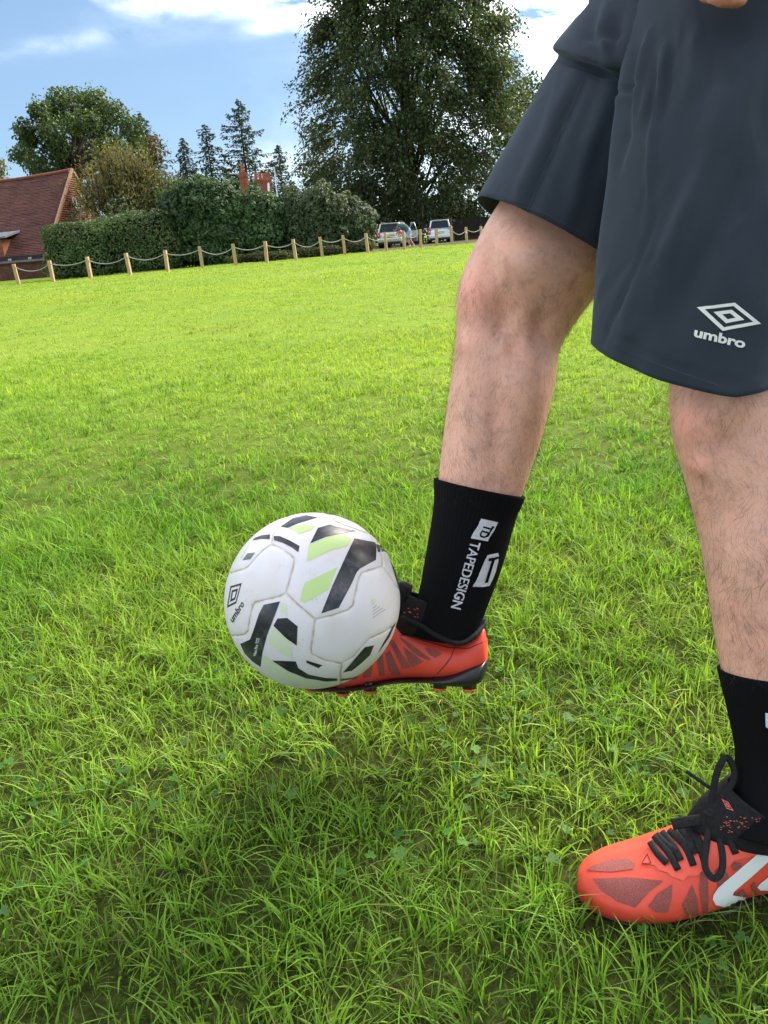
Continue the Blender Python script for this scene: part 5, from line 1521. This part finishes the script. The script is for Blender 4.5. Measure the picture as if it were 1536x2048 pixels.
# raised boot (right foot)
b1 = None
def slices(rows, n=48, ex=2.3, sub=6, toward=None):
    """rows: (top px, top py, bottom px, bottom py, depth, half width)"""
    out = []
    t = [P(r[0], r[1], r[4]) for r in rows]; bt = [P(r[2], r[3], r[4]) for r in rows]
    c_ = [(p + q) / 2 for p, q in zip(t, bt)]
    for i_, r in enumerate(rows):
        ax = c_[min(i_ + 1, len(c_) - 1)] - c_[max(i_ - 1, 0)]; ax /= np.linalg.norm(ax)
        a_ = (t[i_] - bt[i_]) / 2
        d_ = np.cross(ax, a_); d_ /= np.linalg.norm(d_)
        if d_ @ (CAM - c_[i_]) < 0: d_ = -d_
        out.append((c_[i_], a_, d_ * r[5]))
    return ring_loft(out, n, ex, sub)
DB = lambda x: float(np.interp(x, [560, 975], [1.125, 1.075]))
up_rows = [(974, 1275, 975, 1318, .012), (968, 1248, 970, 1336, .026), (948, 1266, 946, 1346, .033), (918, 1282, 912, 1351, .036), (880, 1272, 874, 1354, .037), (842, 1250, 836, 1354, .037), (800, 1232, 792, 1356, .039), (750, 1240, 742, 1366, .043), (700, 1268, 694, 1373, .046), (650, 1296, 646, 1370, .046), (615, 1316, 612, 1363, .037), (592, 1328, 591, 1355, .023), (580, 1336, 580, 1348, .008)]
V, F = slices([(a, b_, c_, d_, DB((a + c_) / 2), w) for a, b_, c_, d_, w in up_rows])
boot1 = obj('football_boot', MB().add(V, F).mesh('football_boot', M_CORAL, True), player, True)
bb1 = bvh_of(boot1.data)
so_rows = [(974, 1312, 975, 1338, .018), (966, 1317, 963, 1360, .034), (946, 1322, 940, 1369, .0375), (922, 1334, 915, 1369, .039), (896, 1345, 892, 1366, .039), (866, 1351, 864, 1360, .038), (830, 1352, 829, 1359, .035), (790, 1354, 788, 1362, .037), (742, 1363, 740, 1371, .043), (700, 1369, 697, 1376, .046), (650, 1367, 648, 1374, .046), (612, 1361, 610, 1368, .038), (588, 1353, 587, 1360, .024), (578, 1347, 578, 1353, .01)]
V, F = slices([(a, b_, c_, d_, DB((a + c_) / 2), w) for a, b_, c_, d_, w in so_rows], ex=2.8)
obj('outsole', MB().add(V, F).mesh('outsole', M_SOLE, True), boot1)
def studs(boot, items, down):
    for (p, r, h, tip) in items:
        p = np.array(p)
        obj('stud', MB().tube([p - down * .006, p + down * h * .72], [(r * 1.25, r * 1.25), (r, r)], 14).mesh('stud', M_SOLE, True), boot)
        obj('stud_tip', MB().tube([p + down * h * .72, p + down * h, p + down * (h + .0008)], [r * 1.0, r * .86, r * .6], 14).mesh('stud_tip', M_TIP if tip else M_SOLE, True), boot)
dn1 = (P(900, 1400, 1.07) - P(905, 1350, 1.07)); dn1 /= np.linalg.norm(dn1)
it = []
for (x, y, r) in [(936, 1365, .0075), (878, 1363, .0075), (738, 1369, .007), (684, 1374, .0075), (620, 1366, .007)]:
    for s_ in (-1, 1):
        it.append((P(x + (0 if s_ < 0 else 6), y, DB(x) + s_ * .02), r, .012, True))
studs(boot1, it, dn1)
col1 = [(795, 1262, 972, 1272, 1.075, .42), (790, 1235, 971, 1258, 1.073, .42), (797, 1206, 968, 1246, 1.072, .46), (806, 1182, 968, 1236, 1.071, .5)]
V, F = limb(col1, n=60, sub=6, cap=False)
co1 = obj('collar', MB().add(V, F).mesh('collar', M_COLLAR, True), boot1)
s_ = co1.modifiers.new('knit', 'SOLIDIFY'); s_.thickness = .004; s_.offset = 0
cb1 = bvh_of(co1.data)
V, F = tube(smooth_curve([P(803, 1236, 1.045), P(838, 1250, 1.034), (P(880, 1275, 1.032)), P(920, 1287, 1.035), P(950, 1270, 1.045), P(970, 1246, 1.07)], 6), .0035, 8)
obj('collar_binding', MB().add(V, F).mesh('collar_binding', M_COLLAR, True), boot1)
V, F = tube(smooth_curve([P(800, 1222, 1.06), P(796, 1196, 1.055), P(806, 1178, 1.055), P(820, 1184, 1.06)], 5), [(.004, .011)] * 16, 8)
obj('tongue', MB().add(V, F).mesh('tongue', M_COLLAR, True), boot1)
ms = [[(600, 1475), (672, 1490), (745, 1525), (690, 1560), (640, 1530)], [(400, 1395), (455, 1420), (560, 1500), (652, 1565), (640, 1578), (540, 1540), (440, 1440)], [(430, 1470), (505, 1520), (590, 1590), (500, 1635), (470, 1580)],
      [(318, 1425), (352, 1412), (420, 1530), (490, 1635), (425, 1645), (370, 1530)], [(285, 1525), (322, 1500), (370, 1600), (408, 1690), (330, 1695), (300, 1620)], [(215, 1560), (262, 1530), (275, 1620), (280, 1700), (238, 1702)], [(120, 1640), (175, 1600), (180, 1650), (165, 1710), (100, 1720)], [(10, 1690), (60, 1660), (60, 1720), (5, 1740)]]
decal('mesh_panel', [[Z2(p) for p in q] for q in ms], bb1, .0008, M_MESH, boot1, 6)
decal('stitch_line', [[Z2(p) for p in [(856, 1440), (850, 1480), (818, 1560), (770, 1625), (705, 1690), (698, 1688), (764, 1620), (812, 1556), (844, 1478), (850, 1440)]]], bb1, .0006, M_SEAMD, boot1, 6)
decal('heel_seam', [[Z2(p) for p in [(400, 1375), (450, 1372), (640, 1430), (800, 1475), (960, 1480), (1090, 1420), (1092, 1426), (962, 1487), (798, 1483), (638, 1438), (450, 1380), (402, 1382)]]], bb1, .0006, M_SEAMD, boot1, 6)
def flecks(px0, py0, px1, py1, n, bv, parent, w=2.4):
    q = []
    for _ in range(n):
        x, y = random.uniform(px0, px1), random.uniform(py0, py1)
        q.append([(x - w, y - .6), (x + w, y + .5), (x + w, y + 1.6), (x - w, y + .6)])
    decal('coral_flecks', q, bv, .0026, M_PINK, parent, 4)
flecks(806, 1215, 838, 1243, 16, cb1, boot1, 1.4)
V, F = tube([drop_on(bb1, *Z2((378, 1262)), .003), drop_on(bb1, *Z2((405, 1300)), .003), drop_on(bb1, *Z2((432, 1335)), .002)], [(.004, .0018)] * 3, 8)
obj('lace', MB().add(V, F).mesh('lace', M_LACE, True), boot1)

# standing boot (left foot)
T0 = ground_at(1158, 1772, .022); T0[2] = 0
ank = (P(1476, 1590, .838) + P(1640, 1605, .838)) / 2
ud = ank - T0; ud[2] = 0; LA = np.linalg.norm(ud); ud /= LA
vd = np.array([ud[1], -ud[0], 0]); vd = vd if vd @ (CAM - T0) > 0 else -vd       # towards the camera
wd = np.array([0, 0, 1.0])
G0 = -.006
def FP(u, v, w): return T0 + ud * u + vd * v + wd * (w + G0)
st = [(.0, -.004, .006, .010, .027), (.006, -.004, .019, .003, .036), (.02, -.003, .034, .001, .046), (.045, .0, .046, .002, .055), (.08, .003, .051, .002, .066), (.115, .004, .050, .003, .081), (.15, .003, .046, .004, .098), (.18, .0, .042, .005, .109), (.205, -.002, .039, .005, .108), (.23, -.002, .038, .005, .098), (.255, 0, .037, .005, .095), (.275, 0, .033, .006, .10), (.288, 0, .024, .01, .098), (.295, 0, .009, .02, .08)]
kL = (LA + .06) / .295
rows = [(FP(u * kL, v, (z0 + z1) / 2), vd * hw, wd * (z1 - z0) / 2) for u, v, hw, z0, z1 in st]
V, F = ring_loft(rows, 64, 2.6, 6)
V = np.array(V)
for i_ in range(len(V)):                                        # narrow towards the laces, flat below
    zz = V[i_, 2] - G0
    u = (V[i_] - T0) @ ud; c_ = (V[i_] - T0) @ vd
    top = np.interp(u / kL, [s[0] for s in st], [s[4] for s in st])
    k_ = np.clip((zz - .03) / (top - .03 + 1e-6), 0, 1)
    V[i_] -= vd * c_ * .30 * k_ ** 1.5
boot2 = obj('football_boot', MB().add(V, F).mesh('football_boot', M_CORAL, True), player, True)
bb2 = bvh_of(boot2.data)
rows = [(FP(u * kL, v, .002), vd * (hw - .009), wd * .007) for u, v, hw, z0, z1 in st]
V, F = ring_loft(rows, 48, 3, 5)
obj('outsole', MB().add(V, F).mesh('outsole', M_SOLE, True), boot2)
studs(boot2, [(FP(u * kL, v, -.002), .0065, .006, True) for u, v in ((.04, -.025), (.045, .025), (.085, -.034), (.09, .034), (.12, -.03), (.12, .03), (.235, -.022), (.235, .022), (.27, -.018), (.27, .018))], -wd)
cr = []
for (u, hu, hv, w) in [(.200, .066, .036, .080), (.210, .060, .038, .092), (.220, .054, .039, .103), (.226, .049, .040, .112)]:
    cr.append((FP(u * kL, -.002, w), ud * hu, vd * hv))
cr = [(c_ + wd * 0, a_ - wd * .028 * (1 if i_ else .6), b_) for i_, (c_, a_, b_) in enumerate(cr)]
V, F = ring_loft(cr, 64, 2.0, 6, False, False)
co2 = obj('collar', MB().add(V, F).mesh('collar', M_COLLAR, True), boot2)
s_ = co2.modifiers.new('knit', 'SOLIDIFY'); s_.thickness = .004; s_.offset = 0
cb2 = bvh_of(co2.data)
def Z6(p): return (1100 + p[0] / 3.523, 1300 + p[1] / 3.523)
decal('mesh_panel', [[Z6(p) for p in q] for q in ([(255, 1555), (300, 1520), (430, 1475), (540, 1468), (600, 1500), (590, 1545), (430, 1565)], [(300, 1612), (560, 1603), (700, 1618), (800, 1628), (700, 1700), (600, 1812), (480, 1775), (360, 1695)],
      [(760, 1715), (862, 1650), (855, 1760), (825, 1850), (740, 1845), (690, 1805)], [(930, 1800), (1000, 1650), (1040, 1760), (1045, 1865), (960, 1872)], [(1060, 1560), (1110, 1580), (1115, 1760), (1112, 1880), (1080, 1880), (1050, 1680)],
      [(1160, 1560), (1190, 1518), (1250, 1570), (1262, 1640), (1180, 1670)], [(1270, 1488), (1350, 1500), (1342, 1530), (1290, 1560)], [(1290, 1715), (1360, 1680), (1395, 1735), (1330, 1735)], [(1410, 1655), (1440, 1630), (1460, 1720), (1440, 1738)], [(1170, 1830), (1300, 1835), (1420, 1830), (1330, 1870), (1190, 1885)])], bb2, .0008, M_MESH, boot2, 6)
decal('eyestay', [[Z6(p) for p in [(640, 1505), (680, 1440), (705, 1350), (720, 1312), (900, 1262), (1100, 1235), (1300, 1270), (1440, 1310), (1600, 1365), (1600, 1395), (1420, 1450), (1290, 1480), (1260, 1522), (1190, 1515), (1150, 1560), (1070, 1555), (1040, 1590), (970, 1590), (940, 1625), (860, 1600), (830, 1570), (770, 1555), (740, 1520)]]], bb2, .0016, M_CORALPLATE, boot2, 7)
decal('triangle_mark', [[Z6(p) for p in q] for q in ([(645, 1508), (690, 1440), (694, 1446), (655, 1504)], [(690, 1440), (718, 1508), (712, 1510), (688, 1452)], [(645, 1508), (716, 1506), (716, 1512), (648, 1513)])], bb2, .0022, M_SEAMD, boot2, 5)
decal('white_emblem', [[Z6(p) for p in q] for q in ([(1142, 1752), (1148, 1722), (1185, 1668), (1600, 1312), (1640, 1380), (1600, 1428), (1420, 1590), (1290, 1700), (1282, 1724)], [(1142, 1752), (1282, 1724), (1400, 1742), (1600, 1752), (1640, 1790), (1600, 1800), (1400, 1815), (1250, 1810), (1165, 1792)], [(1455, 1668), (1472, 1645), (1600, 1545), (1640, 1600), (1600, 1690), (1480, 1688)])], bb2, .0012, M_WHITEPRINT, boot2, 6)
def lace(pts, on, lift=.003, w=(.0037, .0011), bv=None):
    q = []
    for p in pts:
        h = drop_on(on, *Z6(p), lift)
        if h is not None: q.append(h)
    if len(q) < 2: return
    c_ = smooth_curve(q, 5)
    V, F = tube(c_, [w] * len(c_), 8, True, [list(CAM - p) for p in c_])
    obj('lace', MB().add(V, F).mesh('lace', M_LACE, True), boot2)
for l in ([(715, 1372), (765, 1450), (828, 1515)], [(742, 1332), (840, 1440), (905, 1555)], [(800, 1302), (880, 1400), (925, 1490)], [(850, 1290), (960, 1400), (1010, 1522)], [(930, 1272), (990, 1360), (1030, 1440)], [(1000, 1255), (1060, 1360), (1100, 1440)], [(1190, 1212), (1290, 1300), (1375, 1372)], [(1172, 1222), (1250, 1330), (1298, 1430)], [(1150, 1232), (1225, 1330)],
          [(760, 1320), (830, 1390), (900, 1440)], [(880, 1290), (950, 1370), (1015, 1420)], [(960, 1262), (1040, 1350), (1090, 1500)]):
    lace(l, bb2, .0045)
kn = drop_on(bb2, *Z6((1130, 1215)), .006)
if kn is None: kn = FP(.16, 0, .11)
kd_ = (kn - CAM) @ CF
def Z6d(p, dd=0.0): return P(*Z6(p), kd_ + dd)
def free_lace(pts, w=(.0035, .0011)):
    c_ = smooth_curve([Z6d(p[:2], p[2]) for p in pts], 7)
    V, F = tube(c_, [w] * len(c_), 8, True, [list(CAM - p) for p in c_])
    obj('lace', MB().add(V, F).mesh('lace', M_LACE, True), boot2)
free_lace([(1132, 1150, -.004), (1145, 1020, -.008), (1178, 860, -.012), (1238, 756, -.014), (1292, 830, -.013), (1288, 930, -.012), (1225, 1015, -.010), (1150, 1110, -.006)])
free_lace([(1128, 1165, -.006), (1105, 1350, -.020), (1092, 1520, -.034), (1150, 1608, -.042), (1208, 1560, -.038), (1212, 1420, -.026), (1160, 1200, -.008)])
free_lace([(1115, 1192, -.006), (980, 1208, -.008), (858, 1230, -.004)], (.0058, .0014))
free_lace([(1128, 972, .004), (1040, 910, .010), (958, 853, .016)], (.0022, .0012))
V, F = ring_loft([(Z6d((1130, 1110), -.006), np.array([.004, 0, 0]), np.array([0, .004, 0])), (Z6d((1130, 1150), -.008), CR * .008, CF * .007), (Z6d((1132, 1190), -.008), CR * .004, CF * .004)], 16, 2, 4)
obj('lace_knot', MB().add(V, F).mesh('lace_knot', M_LACE, True), boot2)
oc_ = [Z6(p) for p in ((1222, 1062), (1262, 1078), (1292, 1132), (1248, 1118))]
decal('tongue_emblem', [(np.array(v), f) for v, f in (tess(p, 4) for p in ringq(oc_, 1.1, .85) + ringq(oc_, .5, .2))], cb2, .0032, M_PINK, boot2)
flecks(1442, 1632, 1535, 1662, 46, cb2, boot2, 1.6)
# ------------------------------------------------------------------ the lawn
M_GRASS = leafmat('grass_blade', .45, .6, .2, (1.0, 1.1, .42))
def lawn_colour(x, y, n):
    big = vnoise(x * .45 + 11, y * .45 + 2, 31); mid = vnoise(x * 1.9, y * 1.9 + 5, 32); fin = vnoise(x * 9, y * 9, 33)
    f = np.clip(.5 * big + .35 * mid + .35 * fin - .30 + .58 * sstep((y - 1.2) / 5.0), 0, 1)[:, None]  # yellower and lighter with distance: lit blade tips put into the colour
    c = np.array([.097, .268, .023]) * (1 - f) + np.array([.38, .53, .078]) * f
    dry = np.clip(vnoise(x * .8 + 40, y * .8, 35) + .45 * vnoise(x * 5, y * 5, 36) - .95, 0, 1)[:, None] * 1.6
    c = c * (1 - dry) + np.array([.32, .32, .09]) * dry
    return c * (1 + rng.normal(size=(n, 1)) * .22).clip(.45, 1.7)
def in_boot(x, y):
    u = (x - T0[0]) * ud[0] + (y - T0[1]) * ud[1]; v = (x - T0[0]) * vd[0] + (y - T0[1]) * vd[1]
    return (u > -.004) & (u < .30 * kL) & (np.abs(v + .006) < .036)
def blades(x, y, L, W, seg, colb, lean, la, name):
    n = len(x)
    z = gz(x, y)
    sd = la + math.pi / 2 + rng.normal(size=n) * .9
    sx, sy = np.cos(sd), np.sin(sd)
    V = np.zeros((n, (seg + 1) * 2, 3), np.float32); K = np.zeros((n, (seg + 1) * 2, 3), np.float32)
    for k in range(seg + 1):
        t = k / seg
        h = L * lean * t ** 1.7
        zz = L * (t - .42 * lean * t * t)
        w = W * (1 - t ** 1.6 * .92) * .5 * (.75 + .5 * min(1, t * 3))
        cx, cy = x + np.cos(la) * h, y + np.sin(la) * h
        for s, sg in ((0, -1), (1, 1)):
            V[:, k * 2 + s, 0] = cx + sx * w * sg; V[:, k * 2 + s, 1] = cy + sy * w * sg; V[:, k * 2 + s, 2] = z - .004 + zz
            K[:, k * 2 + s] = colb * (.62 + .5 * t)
    b0_ = (np.arange(n) * (seg + 1) * 2)[:, None]
    F = np.concatenate([b0_ + np.array([[2 * k, 2 * k + 1, 2 * k + 3, 2 * k + 2]]) for k in range(seg)])
    o = obj(name, np_mesh(name, V.reshape(-1, 3), F, M_GRASS, np.clip(K.reshape(-1, 3), .003, .5), True))
    return o
def scatter(y0, y1, per, ax=.64, bx_=.36):
    area = ax * (y1 ** 2 - y0 ** 2) + 2 * bx_ * (y1 - y0)
    n = int(area * per)
    y = np.sqrt(rng.random(n) * ((y1 + bx_ / ax) ** 2 - (y0 + bx_ / ax) ** 2) + (y0 + bx_ / ax) ** 2) - bx_ / ax
    x = (rng.random(n) * 2 - 1) * (ax * y + bx_)
    return x, y
def lawn_zone(y0, y1, tufts, per_tuft, rt, loose, L, W, seg, name, label):
    tx, ty = scatter(y0 * .8, y1 * 1.2, tufts)
    x = np.repeat(tx, per_tuft); y = np.repeat(ty, per_tuft)
    n = len(x)
    a = rng.random(n) * 2 * math.pi; r = rt * np.sqrt(rng.random(n))
    x = x + np.cos(a) * r; y = y + np.sin(a) * r
    base = np.repeat(rng.random(len(tx)) * 2 * math.pi, per_tuft)
    la = np.where(rng.random(n) < .6, a, base + rng.normal(size=n) * .6)
    tl = np.repeat(rng.normal(size=len(tx)) * .22 + 1, per_tuft).clip(.5, 1.6)
    lx, ly = scatter(y0 * .8, y1 * 1.2, loose)
    tv = np.concatenate([np.repeat(rng.normal(size=len(tx)) * .22 + 1, per_tuft), rng.normal(size=len(lx)) * .18 + 1]).clip(.45, 1.6)
    x = np.concatenate([x, lx]); y = np.concatenate([y, ly]); m_ = len(lx)
    la = np.concatenate([la, rng.random(m_) * 2 * math.pi]); tl = np.concatenate([tl, np.full(m_, .85)])
    n = len(x)
    patch = .72 + .62 * vnoise(x * 1.3 + 2, y * 1.3, 51) * (.6 + .8 * vnoise(x * 6, y * 6, 52))
    Ln = L * tl * patch * rng.uniform(.55, 1.35, n)
    ib = in_boot(x, y) if y0 < 1.5 else np.zeros(n, bool)
    soft = np.where(y < y0, (y - y0 * .8) / (y0 * .2), np.where(y > y1, 1 - (y - y1) / (y1 * .2), 1.0))      # zones fade into one another
    keep = ~ib & ~((x * x + y * y) < .03) & (rng.random(n) < soft)
    x, y, la, Ln = x[keep], y[keep], la[keep], Ln[keep]; n = len(x)
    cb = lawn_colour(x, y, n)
    if name == 'short_grass': cb = cb * .45 + np.array([.035, .03, .008])      # dull thatch, darkened to put shaded gaps between the blades
    dead = rng.random(n) < .025
    cb *= tv[keep][:, None]
    cb[dead] = np.array([.34, .29, .13]) * rng.uniform(.6, 1.2, (dead.sum(), 1))
    lean = np.clip(rng.normal(size=n) * .34 + .68, .05, 1.3)
    o = blades(x, y, Ln, W * rng.uniform(.6, 1.3, n), seg, cb, lean, la, name)
    return tag(o, label, 'grass', kind='stuff')
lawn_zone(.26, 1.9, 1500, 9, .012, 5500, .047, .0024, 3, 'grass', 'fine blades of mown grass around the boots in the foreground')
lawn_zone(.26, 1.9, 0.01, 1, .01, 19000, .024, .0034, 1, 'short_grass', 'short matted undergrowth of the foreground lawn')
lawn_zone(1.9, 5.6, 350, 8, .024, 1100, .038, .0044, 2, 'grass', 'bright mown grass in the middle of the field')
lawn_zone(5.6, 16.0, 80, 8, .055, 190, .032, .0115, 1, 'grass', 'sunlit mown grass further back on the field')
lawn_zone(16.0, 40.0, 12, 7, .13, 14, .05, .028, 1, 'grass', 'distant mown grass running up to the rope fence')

# clover and lobed meadow leaves low in the sward
def disc_leaf(o, n, t, L, W, pts):
    s = np.cross(n, t)
    return [o + t * (L * a) + s * (W * b_) + n * c_ for a, b_, c_ in pts]
CL = [(0, 0, 0), (.25, .42, .0), (.62, .55, .0006), (.92, .34, .0004), (.86, 0, -.0004), (.92, -.34, .0004), (.62, -.55, .0006), (.25, -.42, 0)]
def leaf_stuff(name, label, n, zone, size, cols, kind):
    mbV, mbF, mbK = [], [], []
    tx, ty = scatter(*zone, 30); 
    dens = vnoise(tx * 2.3 + 8, ty * 2.3, 61); tx, ty = tx[dens > .52], ty[dens > .52]
    for q in range(n):
        c_ = random.randrange(len(tx))
        x, y = tx[c_] + random.gauss(0, .07), ty[c_] + random.gauss(0, .07)
        if in_boot(np.array([x]), np.array([y]))[0]: continue
        z = float(gz(x, y)) + random.uniform(.008, .026)
        nrm = np.array([random.gauss(0, .3), random.gauss(0, .3), 1.0]); nrm /= np.linalg.norm(nrm)
        a0 = random.random() * 6.28; S = size * random.uniform(.6, 1.3)
        colr = np.array(random.choice(cols)) * random.uniform(.75, 1.3)
        for k in range(3 if kind == 'clover' else 5):
            a = a0 + k * 2.094 if kind == 'clover' else a0 + (k - 2) * .55
            t_ = np.array([math.cos(a), math.sin(a), 0]); t_ -= nrm * (t_ @ nrm); t_ /= np.linalg.norm(t_)
            sc = S if kind == 'clover' else S * (1.25, 1.1, .95)[abs(k - 2)]
            v = disc_leaf(np.array([x, y, z]), nrm, t_, sc, sc * (.95 if kind == 'clover' else .55), CL)
            b_ = len(mbV); mbV += v; mbK += [colr * (.8 if i_ in (0, 4) else 1.05) for i_ in range(8)]
            mbF += [(b_, b_ + 1, b_ + 2, b_ + 4), (b_ + 2, b_ + 3, b_ + 4, b_ + 4), (b_, b_ + 4, b_ + 6, b_ + 7), (b_ + 4, b_ + 5, b_ + 6, b_ + 6)]
    F = np.array(mbF)
    F3 = np.concatenate([F[:, :3], F[:, [0, 2, 3]]]); F3 = F3[(F3[:, 0] != F3[:, 1]) & (F3[:, 1] != F3[:, 2]) & (F3[:, 0] != F3[:, 2])]
    return tag(obj(name, np_mesh(name, mbV, F3, M_GRASS, np.clip(mbK, .003, .5), True)), label, 'weeds', kind='stuff')
leaf_stuff('clover', 'three leaved clover growing low among the foreground grass', 1500, (.25, 2.6), .0072, [(.07, .19, .03), (.10, .23, .04), (.06, .16, .035)], 'clover')
leaf_stuff('meadow_weed', 'lobed pale green weed leaves scattered in the foreground grass', 120, (.3, 2.4), .012, [(.10, .21, .05), (.14, .25, .07), (.08, .18, .04)], 'lobed')
